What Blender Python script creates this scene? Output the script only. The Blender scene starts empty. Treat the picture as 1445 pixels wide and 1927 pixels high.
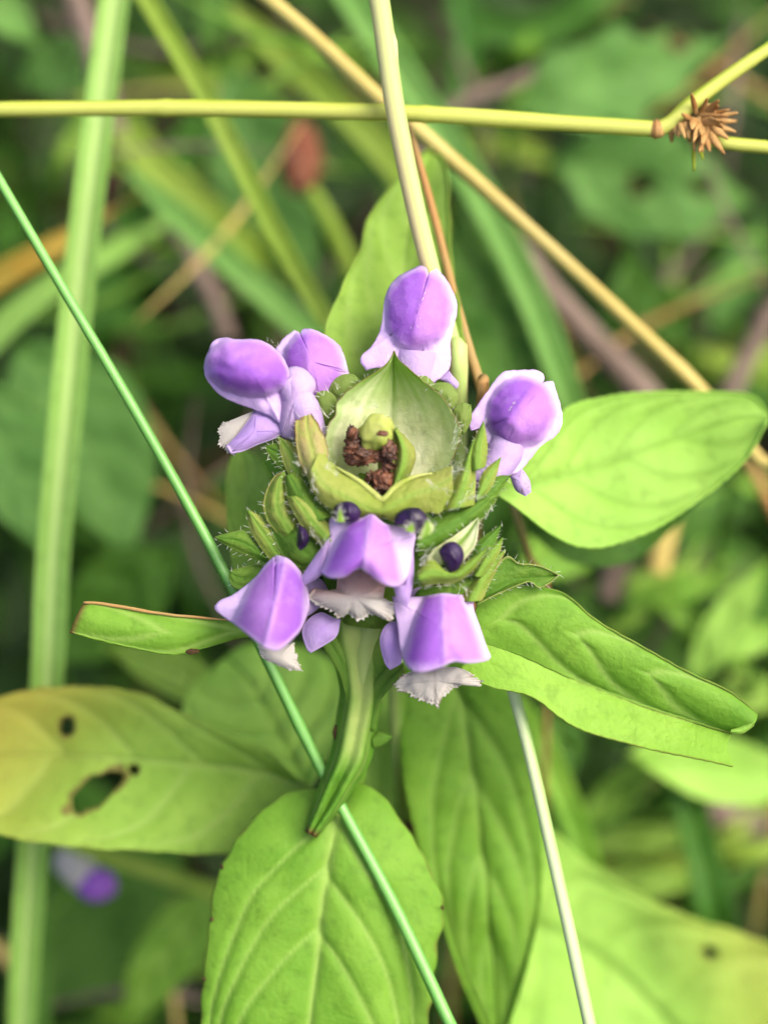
# One scene unit is one centimetre: a self-heal flower head in a meadow, seen from above.
import bpy, math, random
from mathutils import Vector, Matrix, noise
random.seed(7)
sc = bpy.context.scene
COL = sc.collection

# ---------------------------------------------------------------- camera, sky, sun, exposure
PITCH = 48.0                      # degrees below the horizontal
CAM_H = 19.3                      # camera height above the soil
FOCUS = 11.1
LENS = 54.0
APERTURE = 0.50                   # lens opening in scene units
cam_d = bpy.data.cameras.new('camera'); cam = bpy.data.objects.new('camera', cam_d); COL.objects.link(cam)
cam.location = (0, 0, CAM_H)
cam.rotation_euler = (math.radians(90 - PITCH), 0, 0)
cam_d.sensor_width = 36; cam_d.lens = LENS
cam_d.clip_start = 0.1; cam_d.clip_end = 3000
cam_d.dof.use_dof = True; cam_d.dof.focus_distance = FOCUS
cam_d.dof.aperture_fstop = LENS * 1e-3 / APERTURE
sc.camera = cam

SUN_EL, SUN_AZ = 56.0, 112.0       # elevation, azimuth measured from +Y towards +X
w = bpy.data.worlds.new('World'); sc.world = w; w.use_nodes = True
nt = w.node_tree
sky = nt.nodes.new('ShaderNodeTexSky'); sky.sky_type = 'NISHITA'; sky.sun_disc = False
sky.sun_elevation = math.radians(SUN_EL); sky.sun_rotation = math.radians(SUN_AZ)
sky.air_density = 0.8; sky.dust_density = 6.0; sky.ozone_density = 0.4
bg = nt.nodes['Background']; bg.inputs[1].default_value = 0.15
nt.links.new(sky.outputs[0], bg.inputs[0])
sun_d = bpy.data.lights.new('sun', 'SUN'); sun = bpy.data.objects.new('sun', sun_d); COL.objects.link(sun)
sun_d.energy = 1.5; sun_d.angle = math.radians(36); sun_d.color = (1.0, .94, .80)
sdir = Vector((math.sin(math.radians(SUN_AZ)) * math.cos(math.radians(SUN_EL)),
               math.cos(math.radians(SUN_AZ)) * math.cos(math.radians(SUN_EL)), math.sin(math.radians(SUN_EL))))
sun.rotation_euler = sdir.to_track_quat('Z', 'Y').to_euler()
sc.view_settings.view_transform = 'Standard'; sc.view_settings.look = 'None'
sc.view_settings.exposure = 1.22; sc.view_settings.gamma = 1.0
sc.render.engine = 'CYCLES'; sc.cycles.use_denoising = True
sc.cycles.max_bounces = 8; sc.cycles.transmission_bounces = 6; sc.cycles.diffuse_bounces = 4; sc.cycles.adaptive_threshold = .03

# ---------------------------------------------------------------- helpers
T = 18.0 / LENS
pr = math.radians(PITCH)
FW = Vector((0, math.cos(pr), -math.sin(pr))); UP = Vector((0, math.sin(pr), math.cos(pr))); RT = Vector((1, 0, 0))
CAM = Vector((0, 0, CAM_H))
def P(x, y, d):
    """world place of a sight line at a depth d (cm) in front of the lens"""
    if 11.1 < d < 13.0: d = 11.1 + (d - 11.1) * .55 if d < 12.2 else 11.705 + (d - 12.2) * 1.61875
    return CAM + d * (FW + RT * ((x - 722.5) / 963.5 * T) + UP * ((963.5 - y) / 963.5 * T))
def proj(p):
    v = p - CAM; d = v.dot(FW)
    return 722.5 + v.dot(RT) / d / T * 963.5, 963.5 - v.dot(UP) / d / T * 963.5
def pxcm(d): return d * T / 963.5
def Z(x0, y0, s, pts): return [(x0 + q[0] / s, y0 + q[1] / s) + tuple(q[2:]) for q in pts]
def Z1(*p): return Z(360, 480, 3.6125, p)
def Z2(*p): return Z(660, 480, 3.4405, p)
def Z3(*p): return Z(480, 640, 2.89, p)
def Z4(*p): return Z(380, 900, 2.4914, p)
def Z6(*p): return Z(860, 700, 2.47, p)
def dep(pts, ds):
    """append depths, linearly spread when fewer are given than points"""
    n = len(pts)
    if not isinstance(ds, (list, tuple)): ds = [ds]
    out = []
    for i, q in enumerate(pts):
        f = i / max(1, n - 1) * (len(ds) - 1); k = min(int(f), len(ds) - 2) if len(ds) > 1 else 0
        d = ds[0] if len(ds) == 1 else ds[k] + (ds[k + 1] - ds[k]) * (f - k)
        out.append((q[0], q[1], d))
    return out
def W3(pts): return [P(*q) for q in pts]
def cr(p0, p1, p2, p3, t):
    return .5 * ((2 * p1) + (p2 - p0) * t + (2 * p0 - 5 * p1 + 4 * p2 - p3) * t * t + (3 * p1 - p0 - 3 * p2 + p3) * t ** 3)
def spline(pts, n, closed=False, dense=12):
    """Catmull-Rom through pts, n+1 samples even in arc length"""
    m = len(pts)
    if m == 2 and not closed: return [pts[0].lerp(pts[1], i / n) for i in range(n + 1)]
    raw = []
    segs = m if closed else m - 1
    for i in range(segs):
        g = (lambda k: pts[k % m]) if closed else (lambda k: pts[max(0, min(m - 1, k))])
        for j in range(dense):
            raw.append(cr(g(i - 1), g(i), g(i + 1), g(i + 2), j / dense))
    raw.append(pts[0] if closed else pts[-1])
    L = [0]
    for a, b in zip(raw, raw[1:]): L.append(L[-1] + (b - a).length)
    tot = L[-1] or 1; out = []; k = 0
    for i in range(n + 1):
        s = tot * i / n
        while k < len(L) - 2 and L[k + 1] < s: k += 1
        f = (s - L[k]) / max(1e-9, L[k + 1] - L[k]); out.append(raw[k].lerp(raw[k + 1], min(1, max(0, f))))
    return out
def interp(vals, t):
    if len(vals) == 1: return vals[0]
    f = max(0, min(1, t)) * (len(vals) - 1); k = min(int(f), len(vals) - 2)
    return vals[k] + (vals[k + 1] - vals[k]) * (f - k)
def ss(a, b, x):
    t = max(0, min(1, (x - a) / ((b - a) or 1e-6))); return t * t * (3 - 2 * t)
def N3(v, s=1.0, o=0): return noise.noise(Vector((v[0] * s + o, v[1] * s + 1.7 * o, (v[2] if len(v) > 2 else 0) * s)))

ROOT = {}
def tag(o, label=None, cat=None, group=None, kind=None):
    if label: o['label'] = label
    if cat: o['category'] = cat
    if group: o['group'] = group
    if kind: o['kind'] = kind
    return o
def thing(name, label, cat, loc, group=None):
    o = bpy.data.objects.new(name, None); COL.objects.link(o); o.location = loc; o.empty_display_size = .3
    ROOT[o.name] = Vector(loc); return tag(o, label, cat, group)
def root_of(o):
    while o.parent: o = o.parent
    return o
def build(name, V, F, mat, parent=None, attrs=None, smooth=True, solid=0.0, base=None):
    if parent is not None: org = ROOT[root_of(parent).name]
    else: org = Vector(base) if base is not None else Vector(V[0])
    me = bpy.data.meshes.new(name)
    me.from_pydata([Vector(v) - org for v in V], [], F)
    for k, a in (attrs or {}).items():
        at = me.attributes.new(k, 'FLOAT', 'POINT'); at.data.foreach_set('value', [float(x) for x in a])
    if smooth: me.polygons.foreach_set('use_smooth', [True] * len(me.polygons))
    me.materials.append(mat); me.update()
    o = bpy.data.objects.new(name, me); COL.objects.link(o)
    if parent is not None: o.parent = parent
    else: o.location = org; ROOT[o.name] = org
    if solid:
        m = o.modifiers.new('thickness', 'SOLIDIFY'); m.thickness = solid; m.offset = 0
    return o

# ---------------------------------------------------------------- materials
def _mat(name):
    m = bpy.data.materials.new(name); m.use_nodes = True; nt = m.node_tree
    for n in list(nt.nodes): nt.nodes.remove(n)
    return m, nt, nt.nodes.new('ShaderNodeOutputMaterial')
def nmix(nt, fac, a, b):
    n = nt.nodes.new('ShaderNodeMix'); n.data_type = 'RGBA'
    for s, v in ((0, fac), (6, a), (7, b)):
        if hasattr(v, 'is_linked') or hasattr(v, 'links'): nt.links.new(v, n.inputs[s])
        elif s == 0: n.inputs[0].default_value = v
        else: n.inputs[s].default_value = (*v, 1)
    return n.outputs[2]
def nattr(nt, nm):
    n = nt.nodes.new('ShaderNodeAttribute'); n.attribute_name = nm; return n.outputs['Fac']
def nnoise(nt, scale, detail=3, rough=.55, lo=.35, hi=.65, stretch=None):
    tc = nt.nodes.new('ShaderNodeTexCoord'); n = nt.nodes.new('ShaderNodeTexNoise')
    n.inputs['Scale'].default_value = scale; n.inputs['Detail'].default_value = detail; n.inputs['Roughness'].default_value = rough
    nt.links.new(tc.outputs['Object'], n.inputs['Vector'])
    r = nt.nodes.new('ShaderNodeMapRange'); r.inputs[1].default_value = lo; r.inputs[2].default_value = hi
    nt.links.new(n.outputs[0], r.inputs[0]); return r.outputs[0], n.outputs[0]
def finish(nt, out, colr, rough=.5, spec=.35, trans=.35, tcol=None, bump=None, bstr=.3, bdist=.004, sheen=0):
    p = nt.nodes.new('ShaderNodeBsdfPrincipled')
    nt.links.new(colr, p.inputs['Base Color']); p.inputs['Roughness'].default_value = rough
    p.inputs['Specular IOR Level'].default_value = spec
    if bump is not None:
        b = nt.nodes.new('ShaderNodeBump'); b.inputs['Strength'].default_value = bstr; b.inputs['Distance'].default_value = bdist
        nt.links.new(bump, b.inputs['Height']); nt.links.new(b.outputs[0], p.inputs['Normal'])
    if trans > 0:
        t = nt.nodes.new('ShaderNodeBsdfTranslucent'); nt.links.new(tcol or colr, t.inputs[0])
        x = nt.nodes.new('ShaderNodeMixShader'); x.inputs[0].default_value = trans
        nt.links.new(p.outputs[0], x.inputs[1]); nt.links.new(t.outputs[0], x.inputs[2]); nt.links.new(x.outputs[0], out.inputs[0])
    else: nt.links.new(p.outputs[0], out.inputs[0])
BROWN = (.13, .055, .025)
def leafmat(name, c1, c2, vein, trans=.38, rough=.58, spec=.2, edge=BROWN, nscale=1.6, bstr=.5, net=4.5):
    m, nt, out = _mat(name)
    f, raw = nnoise(nt, nscale, 4)
    c = nmix(nt, f, c1, c2)
    f2, raw2 = nnoise(nt, 9, 3, lo=.52, hi=.75)
    mu = nt.nodes.new('ShaderNodeMath'); mu.operation = 'MULTIPLY'; mu.inputs[1].default_value = .5; nt.links.new(f2, mu.inputs[0])
    c = nmix(nt, mu.outputs[0], c, tuple(x * .62 for x in c1))
    c = nmix(nt, nattr(nt, 'vein'), c, vein)
    c = nmix(nt, nattr(nt, 'yellow'), c, (.36, .30, .05))
    c = nmix(nt, nattr(nt, 'edge'), c, edge)
    g = nt.nodes.new('ShaderNodeHueSaturation'); g.inputs['Hue'].default_value = .49; g.inputs['Saturation'].default_value = 1.1; g.inputs['Value'].default_value = 1.25
    nt.links.new(c, g.inputs['Color'])
    fb, rawb = nnoise(nt, 30, 4)
    tc = nt.nodes.new('ShaderNodeTexCoord'); vo = nt.nodes.new('ShaderNodeTexVoronoi'); vo.feature = 'DISTANCE_TO_EDGE'; vo.inputs['Scale'].default_value = net
    nz = nt.nodes.new('ShaderNodeTexNoise'); nz.inputs['Scale'].default_value = 4
    va = nt.nodes.new('ShaderNodeVectorMath'); va.operation = 'MULTIPLY_ADD'; va.inputs[1].default_value = (.25, .25, .25)
    nt.links.new(tc.outputs['Object'], nz.inputs['Vector']); nt.links.new(nz.outputs['Color'], va.inputs[0]); nt.links.new(tc.outputs['Object'], va.inputs[2]); nt.links.new(va.outputs[0], vo.inputs['Vector'])
    mr = nt.nodes.new('ShaderNodeMapRange'); mr.interpolation_type = 'SMOOTHSTEP'; mr.inputs[2].default_value = .16; nt.links.new(vo.outputs['Distance'], mr.inputs[0])
    ad = nt.nodes.new('ShaderNodeMath'); ad.operation = 'MULTIPLY_ADD'; ad.inputs[1].default_value = .22; nt.links.new(mr.outputs[0], ad.inputs[0]); nt.links.new(rawb, ad.inputs[2])
    finish(nt, out, c, rough, spec, trans, g.outputs[0], ad.outputs[0], bstr, .016)
    return m
def plainmat(name, c1, c2, rough=.6, spec=.25, trans=.2, nscale=3, bstr=.3, bscale=40, streak=None):
    m, nt, out = _mat(name)
    f, raw = nnoise(nt, nscale, 4); c = nmix(nt, f, c1, c2)
    if streak: c = nmix(nt, nattr(nt, 'streak'), c, streak)
    c = nmix(nt, nattr(nt, 'edge'), c, BROWN)
    fb, rawb = nnoise(nt, bscale, 3)
    finish(nt, out, c, rough, spec, trans, None, rawb, bstr, .008)
    return m
def petalmat(name, deep, pink, pale, trans=.34):
    m, nt, out = _mat(name)
    f, raw = nnoise(nt, 9, 6, .7, lo=.25, hi=.75)
    body = nmix(nt, nattr(nt, 'pink'), deep, pink)
    mm = nt.nodes.new('ShaderNodeMath'); mm.operation = 'MULTIPLY_ADD'; mm.inputs[1].default_value = .34; nt.links.new(f, mm.inputs[0])
    nt.links.new(nattr(nt, 'pale'), mm.inputs[2])
    sb = nt.nodes.new('ShaderNodeMath'); sb.operation = 'SUBTRACT'; sb.use_clamp = True; sb.inputs[1].default_value = .17; nt.links.new(mm.outputs[0], sb.inputs[0])
    c = nmix(nt, sb.outputs[0], body, pale)
    c = nmix(nt, nattr(nt, 'edge'), c, (.22, .12, .06))
    fb, rawb = nnoise(nt, 38, 5, .65)
    finish(nt, out, c, .6, .2, trans, None, rawb, .6, .014)
    return m
M = {}
M['leaf'] = leafmat('leaf_fresh', (.12, .285, .022), (.19, .37, .04), (.28, .44, .09))
M['leaf_light'] = leafmat('leaf_light', (.25, .46, .07), (.32, .53, .10), (.15, .30, .035))
M['leaf_low'] = leafmat('leaf_low', (.20, .36, .045), (.26, .42, .065), (.31, .45, .11))
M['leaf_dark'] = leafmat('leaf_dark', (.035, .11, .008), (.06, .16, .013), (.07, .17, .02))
M['leaf_teal'] = leafmat('leaf_teal', (.045, .13, .015), (.085, .20, .025), (.09, .2, .03))
M['leaf_mid'] = leafmat('leaf_mid', (.21, .41, .04), (.27, .47, .065), (.16, .33, .03), bstr=.7)
M['leaf_jade'] = leafmat('leaf_jade', (.075, .195, .035), (.12, .27, .055), (.13, .28, .06))
M['leaf_shaded'] = leafmat('leaf_shaded', (.010, .032, .003), (.020, .054, .005), (.03, .07, .01))  # shade of the gaps between plants put into the leaf colour
M['leaf_olive'] = leafmat('leaf_olive', (.16, .25, .05), (.22, .29, .07), (.22, .30, .08))
M['bract'] = leafmat('bract_green', (.23, .31, .045), (.32, .36, .085), (.17, .31, .04), nscale=3, trans=.35, edge=(.42, .30, .13), bstr=.8)
M['bract_pale'] = leafmat('bract_pale', (.58, .64, .30), (.78, .80, .58), (.20, .38, .03), nscale=2.2, trans=.45)
M['bract_peach'] = leafmat('bract_peach', (.36, .30, .10), (.42, .36, .17), (.30, .36, .08), nscale=3, bstr=.8)
M['bract_green'] = leafmat('bract_deep', (.10, .22, .025), (.17, .29, .04), (.09, .21, .02), nscale=3, edge=(.36, .36, .12), bstr=.8)
M['stem'] = plainmat('stem_green', (.12, .28, .02), (.17, .34, .04), .45, .35, .25, 2.5, streak=(.33, .44, .12))
M['stub'] = leafmat('stub_green', (.09, .25, .02), (.15, .33, .035), (.36, .47, .13), nscale=3)
M['rush'] = plainmat('rush_green', (.045, .19, .018), (.075, .26, .035), .38, .5, .1, 1.2, streak=(.15, .37, .08))  # streak paints a pale highlight down the stalk, with fibre variation
M['rush_up'] = plainmat('rush_fresh', (.06, .24, .02), (.09, .30, .04), .4, .45, .15, 1.2, streak=(.12, .36, .06))
M['rush_pale'] = plainmat('rush_pale', (.26, .42, .12), (.36, .50, .20), .45, .3, .15, 1.2, streak=(.48, .58, .32))
M['sedge'] = plainmat('sedge_yellow', (.27, .36, .015), (.34, .40, .03), .55, .2, .2, 1.0, streak=(.46, .50, .11))
M['straw'] = plainmat('straw', (.42, .32, .08), (.50, .40, .13), .55, .3, .15, 1.3, streak=(.30, .30, .09))
M['straw_pink'] = plainmat('straw_pink', (.60, .46, .27), (.54, .54, .24), .5, .3, .2, .5, streak=(.44, .60, .18))
M['orange_dry'] = plainmat('orange_dry', (.36, .18, .06), (.30, .22, .08), .6, .2, .15, 1.5)
M['mauve'] = plainmat('mauve_twig', (.17, .125, .10), (.11, .08, .06), .7, .2, .0, 1.5)
M['blade'] = leafmat('blade_green', (.20, .38, .07), (.24, .42, .10), (.40, .55, .20), nscale=.8)
M['blade_yel'] = leafmat('blade_yellow', (.21, .34, .035), (.27, .38, .06), (.30, .40, .09), nscale=.8)
M['blade_blue'] = leafmat('blade_bluish', (.13, .30, .055), (.18, .36, .085), (.19, .35, .09), nscale=.8)
M['blade_dark'] = leafmat('blade_dark', (.04, .14, .015), (.07, .19, .02), (.08, .2, .03), nscale=.8)
M['blade_orange'] = leafmat('blade_orange', (.40, .27, .04), (.33, .28, .05), (.42, .33, .06), nscale=.8)
M['petal'] = petalmat('petal_violet', (.31, .115, .54), (.52, .26, .64), (.66, .50, .78))
M['petal_pale'] = petalmat('petal_pale', (.34, .21, .56), (.42, .25, .52), (.58, .47, .68))
M['lip'] = petalmat('lip_white', (.40, .37, .34), (.50, .34, .29), (.52, .50, .455), .34)
M['bud'] = plainmat('bud_dark_violet', (.007, .002, .018), (.020, .005, .045), .4, .4, .0, 6)
M['wither'] = plainmat('withered_brown', (.014, .005, .003), (.16, .06, .028), .55, .4, .0, 7, .7, 22)
M['scar'] = plainmat('scar_brown', (.03, .016, .008), (.075, .045, .02), .9, .1, .0, 14, .8, 40)
M['ball'] = plainmat('young_bud', (.27, .34, .05), (.42, .45, .14), .6, .2, .25, 6, .6, 30)
M['hair'] = plainmat('hair_white', (.75, .78, .66), (.8, .8, .7), .4, .5, .3, 4, 0)
M['spikelet'] = plainmat('spikelet_brown', (.26, .11, .03), (.48, .30, .11), .6, .25, .2, 6)
M['redhead'] = plainmat('seedhead_red', (.13, .04, .022), (.20, .085, .05), .8, .1, .1, 5)
M['soil'] = plainmat('soil', (.018, .012, .008), (.05, .03, .018), .95, .1, .0, .6, .9, 5)

# ---------------------------------------------------------------- shape builders
def loft(name, rows, mat, parent=None, nu=40, nv=16, veins=0, sweep=.16, vdep=.02, vwid=.035, bulge=0.0, solid=0.0, ser=0.0, nser=30,
         rim=0.0, tipbrown=0.0, holes=(), yellow=None, midw=.03, label=None, wob=0.0, lin=False, midvein=True, vcol=1.0, seed=0, base=None, stripe=0.0, vfn=None, vmax=.8):
    """sheet through rows of world points; the middle row is its midrib"""
    R = [spline(r, nu) for r in rows]
    V = []; vein = []; edge = []; yel = []; LP = []
    k = len(R)
    L = sum((b - a).length for a, b in zip(R[k // 2], R[k // 2][1:]))
    uks = [(.02 + vmax * (i + .3) / max(1, veins)) for i in range(veins)]
    for i in range(nu + 1):
        u = i / nu; c = [r[i] for r in R]
        wid = max(1e-4, (c[-1] - c[0]).length / 2)
        a = R[k // 2][max(0, i - 1)]; b = R[k // 2][min(nu, i + 1)]
        tn = (b - a); lat = c[-1] - c[0]
        nrm = tn.cross(lat)
        nrm = nrm.normalized() if nrm.length > 1e-9 else -FW
        if nrm.dot(CAM - c[k // 2]) < 0: nrm = -nrm
        for j in range(nv + 1):
            v = j / nv; f = v * (k - 1); q = min(int(f), k - 2); t = f - q
            if lin: p = c[q].lerp(c[q + 1], t)
            else: p = cr(c[max(0, q - 1)], c[q], c[q + 1], c[min(k - 1, q + 2)], t)
            s = 2 * v - 1; at = abs(s)
            if ser and at > .6:
                tooth = (math.sin(u * nser * 6.283 + (1 if s > 0 else 2.1) + 2 * N3((u * 9, s, seed))) * .6 + .8 * N3((u * 31, s * 3, seed + 4)))
                p = p + (c[k // 2] - p) * (ser * tooth * ss(.6, 1, at))
            h = 0.0; vv = 0.0
            if midvein:
                mw = midw * (1.15 - u) + .004
                g = math.exp(-(at * wid / mw) ** 2); h -= vdep * 1.2 * g; vv = max(vv, g)
            for n, uk in enumerate(uks):
                uo = uk + (.03 if s > 0 else 0) + .012 * math.sin(n * 7 + seed)
                uc = uo + sweep * (-math.log(1 - .9 * at)) * (1 - .3 * uk) + .012 * N3((at * 4, n, seed + (5 if s > 0 else 0)))
                du = sweep * .9 / (1 - .9 * at)
                dist = abs(u - uc) * L / math.sqrt(1 + (du * L / wid) ** 2)
                g = math.exp(-(dist / vwid) ** 2) * (1 - ss(.86, 1, at))
                h -= vdep * g; vv = max(vv, .75 * math.exp(-(dist / (vwid * .45)) ** 2) * (1 - ss(.8, 1, at)))
            if stripe:
                g = max(0, math.cos(s * stripe)) ** 3; h -= .006 * g; vv = max(vv, .5 * g)
            if vfn: vv = vfn(u, s, p)
            h += bulge * wid * 4 * at * (1 - at)
            if wob: h += wob * (N3(p, 1.3, seed) + .5 * N3(p, 3.1, seed + 3))
            p = p + nrm * h
            e = .8 * rim * ss(.955, 1.0, at + .05 * N3((u * 22, s * 2, seed + 8))) + tipbrown * ss(.955, 1.0, u)
            V.append(p); vein.append(vv * vcol); yel.append(max(0, min(1, yellow(u, s, p))) if yellow else 0.0); edge.append(min(1, e)); LP.append((u, s))
    F = []
    for i in range(nu):
        for j in range(nv):
            a = i * (nv + 1) + j; F.append((a, a + 1, a + nv + 2, a + nv + 1))
    if holes:
        keep = []
        def inh(p, grow):
            x0, y0 = proj(p)
            for (hx, hy, rx, ry, ang) in holes:
                ca, sa = math.cos(ang), math.sin(ang); x, y = x0 - hx, y0 - hy
                xx, yy = x * ca + y * sa, -x * sa + y * ca
                wb = 1 + .3 * N3((x0 * .04, y0 * .04, 3))
                if (xx / rx) ** 2 + (yy / ry) ** 2 < (wb * grow) ** 2: return True
            return False
        for f in F:
            if not inh(sum((V[a] for a in f), Vector()) / 4, 1.0): keep.append(f)
        for a, q in enumerate(V):
            if inh(q, 1.22): edge[a] = max(edge[a], .7)
        F = keep
    o = build(name, V, F, mat, parent, {'vein': vein, 'edge': edge, 'yellow': yel}, solid=solid, base=base)
    if label: o['label'] = label
    return o
def knots(t): return sum(math.exp(-((t - q) / .006) ** 2) for q in (.31, .68))
def tube(name, pts, radii, mat, parent=None, n=40, sides=12, groove=0.0, ng=4, streak_at=None, flat=1.0, wob=0.0, capend=True, edgefn=None, base=None, label=None):
    """round or grooved stalk through world points; radii in cm spread along it"""
    C = spline(pts, n); V = []; F = []; st = []; ed = []
    prev = None
    for i, c in enumerate(C):
        t = (C[min(n, i + 1)] - C[max(0, i - 1)]).normalized()
        ref = prev if prev is not None else (-FW)
        a = (ref - t * ref.dot(t))
        a = a.normalized() if a.length > 1e-6 else t.orthogonal().normalized()
        prev = a; b = t.cross(a)
        r = interp(radii, i / n)
        for j in range(sides):
            th = 2 * math.pi * j / sides
            rr = r * (1 + .07 * N3((i * .11, r * 40, 2)) + .12 * knots(i / n)) * (1 + groove * math.cos(ng * th)) * (1 + wob * N3((i * .15, j * .4, len(V) * .0)))
            V.append(c + a * (rr * flat * math.cos(th)) + b * (rr * math.sin(th)))
            fib = .30 * N3((math.cos(th) * 5, math.sin(th) * 5, i * .06)) + .25 * N3((i * .13, 7, j * .05)) + .2 * max(0, math.cos(th * 9)) ** 6
            st.append(max(0, min(1, ss(.2, .9, math.cos(th - streak_at)) + fib)) if streak_at is not None else 0.0)
            ed.append(edgefn(i / n) if edgefn else 0.0)
    for i in range(n):
        for j in range(sides):
            a = i * sides + j; b = i * sides + (j + 1) % sides
            F.append((a, b, b + sides, a + sides))
    if capend:
        F.append(tuple(range(sides))[::-1]); F.append(tuple(n * sides + j for j in range(sides)))
    o = build(name, V, F, mat, parent, {'streak': st, 'edge': ed}, base=base)
    if label: o['label'] = label
    return o
def cap(name, outline, centre, d0, H, mat, parent=None, tilt=(0, 0), nr=20, nth=96, pw=.75, lip=.88, ridge=None, rk=.03, rw=10, pale=None, pink=None,
        jag=0.0, njag=50, jagrange=None, solid=.018, edgefn=None, label=None, sharp=False, wave=0.0, seed=0, flare=0.0, dome=None, belly=.06):
    """domed shell over an outline: rises H towards the onlooker, tilted by depth per px in x and y"""
    o1 = [Vector((q[0], q[1], 0)) for q in outline]; o2 = []
    for i, q in enumerate(o1):
        a, b = (q - o1[i - 1]), (o1[(i + 1) % len(o1)] - q)
        o2.append(q)
        if a.length > 1 and b.length > 1 and a.angle(b) > 1.0: o2.append(q.copy())
    ring = spline(o2, nth, closed=True)[:-1] if not sharp else spline(o2, nth, closed=True, dense=3)[:-1]
    cx, cy = centre; c = Vector((cx, cy, 0)); s = pxcm(d0)
    V = []; pa = []; pk = []; ed = []; F = []
    def put(x, y, rho, th):
        prof = max(0.0, 1 - (min(rho / lip, 1)) ** 2) ** pw
        hp = None
        if dome:
            hf, hp = dome(x, y); prof = 0; dd = d0 + (x - cx) * tilt[0] * s + (y - cy) * tilt[1] * s - belly * (1 - rho * rho) - H * hf
        else: dd = d0 + (x - cx) * tilt[0] * s + (y - cy) * tilt[1] * s - H * prof
        if ridge:
            (ax, ay), (bx, by) = ridge
            abx, aby = bx - ax, by - ay; ll = abx * abx + aby * aby
            tt = max(0, min(1, ((x - ax) * abx + (y - ay) * aby) / ll)); dx, dy = x - ax - tt * abx, y - ay - tt * aby
            dd -= rk * math.exp(-math.hypot(dx, dy) / rw) * (1 - .5 * rho)
        if wave: dd += wave * N3((x * .05, y * .05, seed)) * (.3 + rho)
        dd -= flare * ss(lip, 1, rho)
        V.append(P(x, y, dd))
        if hp is not None: pa.append(max(0, min(1, max(hp, .9 * ss(.86, 1, rho)))))
        else: pa.append(max(0, min(1, pale(rho, th, x, y) if pale else ss(.72, .97, rho))))
        pk.append(max(0, min(1, pink(x, y, rho) if pink else 0)))
        ed.append(edgefn(x, y, rho) if edgefn else 0.0)
    put(cx, cy, 0, 0)
    for i in range(1, nr + 1):
        rho = (i / nr) ** .85
        for j, q in enumerate(ring):
            th = j / len(ring); p = q
            if jag and (jagrange is None or jagrange(q.x, q.y)):
                k = jag * (math.sin(j * njag * 6.283 / len(ring)) * .45 + N3((j * .9, q.x * .1, 0)) * .9 + N3((j * .17, q.y * .1, 5)) * 1.1) * ss(.55, 1, rho)
                p = c + (q - c) * (1 + k)
            x = cx + (p.x - cx) * rho; y = cy + (p.y - cy) * rho
            put(x, y, rho, th)
    n = len(ring)
    for j in range(n): F.append((0, 1 + j, 1 + (j + 1) % n))
    for i in range(nr - 1):
        for j in range(n):
            a = 1 + i * n + j; b = 1 + i * n + (j + 1) % n; F.append((a, a + n, b + n, b))
    o = build(name, V, F, mat, parent, {'pale': pa, 'pink': pk, 'edge': ed, 'vein': [0] * len(V)}, solid=solid)
    if label: o['label'] = label
    return o
def oval(cx, cy, rx, ry, ang=0.0, soft=.22):
    ca, sa = math.cos(ang), math.sin(ang)
    def f(x, y):
        a, b = x - cx, y - cy; e = math.hypot((a * ca + b * sa) / rx, (-a * sa + b * ca) / ry) + .06 * N3((x * .05, y * .05, 2))
        return max(0, 1 - min(1, e / 1.06) ** 2) ** .6, ss(1 - soft, 1 + soft * .7, e) * .9
    return f
def fan(ax, ay, bx, by, w0, w1, pw=1.0):
    """tent of two flanks that widens from its crest a to its mouth b"""
    L = math.hypot(bx - ax, by - ay); tx, ty = (bx - ax) / L, (by - ay) / L
    def f(x, y):
        t = ((x - ax) * tx + (y - ay) * ty) / L; q = (x - ax) * ty - (y - ay) * tx
        hw = w0 + (w1 - w0) * max(0, min(1.1, t)) ** pw; e = abs(q) / max(4, hw)
        lobes = max(0, 1 - min(1, e / 1.15) ** 2.4) ** .75
        return lobes * (.55 + .45 * ss(-.1, .7, t)) + .10 * math.exp(-abs(q) / 5), max(ss(.84, 1.16, e), ss(.82, 1.04, t) * .85, ss(.05, -.12, t) * .8, .28 * math.exp(-(q / 7) ** 2))
    return f
def blob(name, centre, rad, mat, parent=None, axes=(1, 1, 1), lump=.2, ls=3, n=14, seed=0, squash=None, base=None):
    """lumpy closed body round a world point; axes scale along right, up and depth"""
    V = []; F = []; st = []
    for i in range(n + 1):
        ph = math.pi * i / n
        for j in range(2 * n):
            th = math.pi * j / n
            d = Vector((math.sin(ph) * math.cos(th), math.cos(ph), math.sin(ph) * math.sin(th)))
            r = rad * (1 + lump * (N3(d, ls, seed) + .5 * N3(d, ls * 2.3, seed + 2)))
            V.append(centre + RT * (d.x * r * axes[0]) + UP * (d.y * r * axes[1]) - FW * (d.z * r * axes[2]))
            st.append(max(0, N3(d, 2.5, seed + 9)))
    for i in range(n):
        for j in range(2 * n):
            a = i * 2 * n + j; b = i * 2 * n + (j + 1) % (2 * n); F.append((a, b, b + 2 * n, a + 2 * n))
    return build(name, V, F, mat, parent, {'streak': st, 'edge': [0] * len(V)}, base=base)
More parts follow.
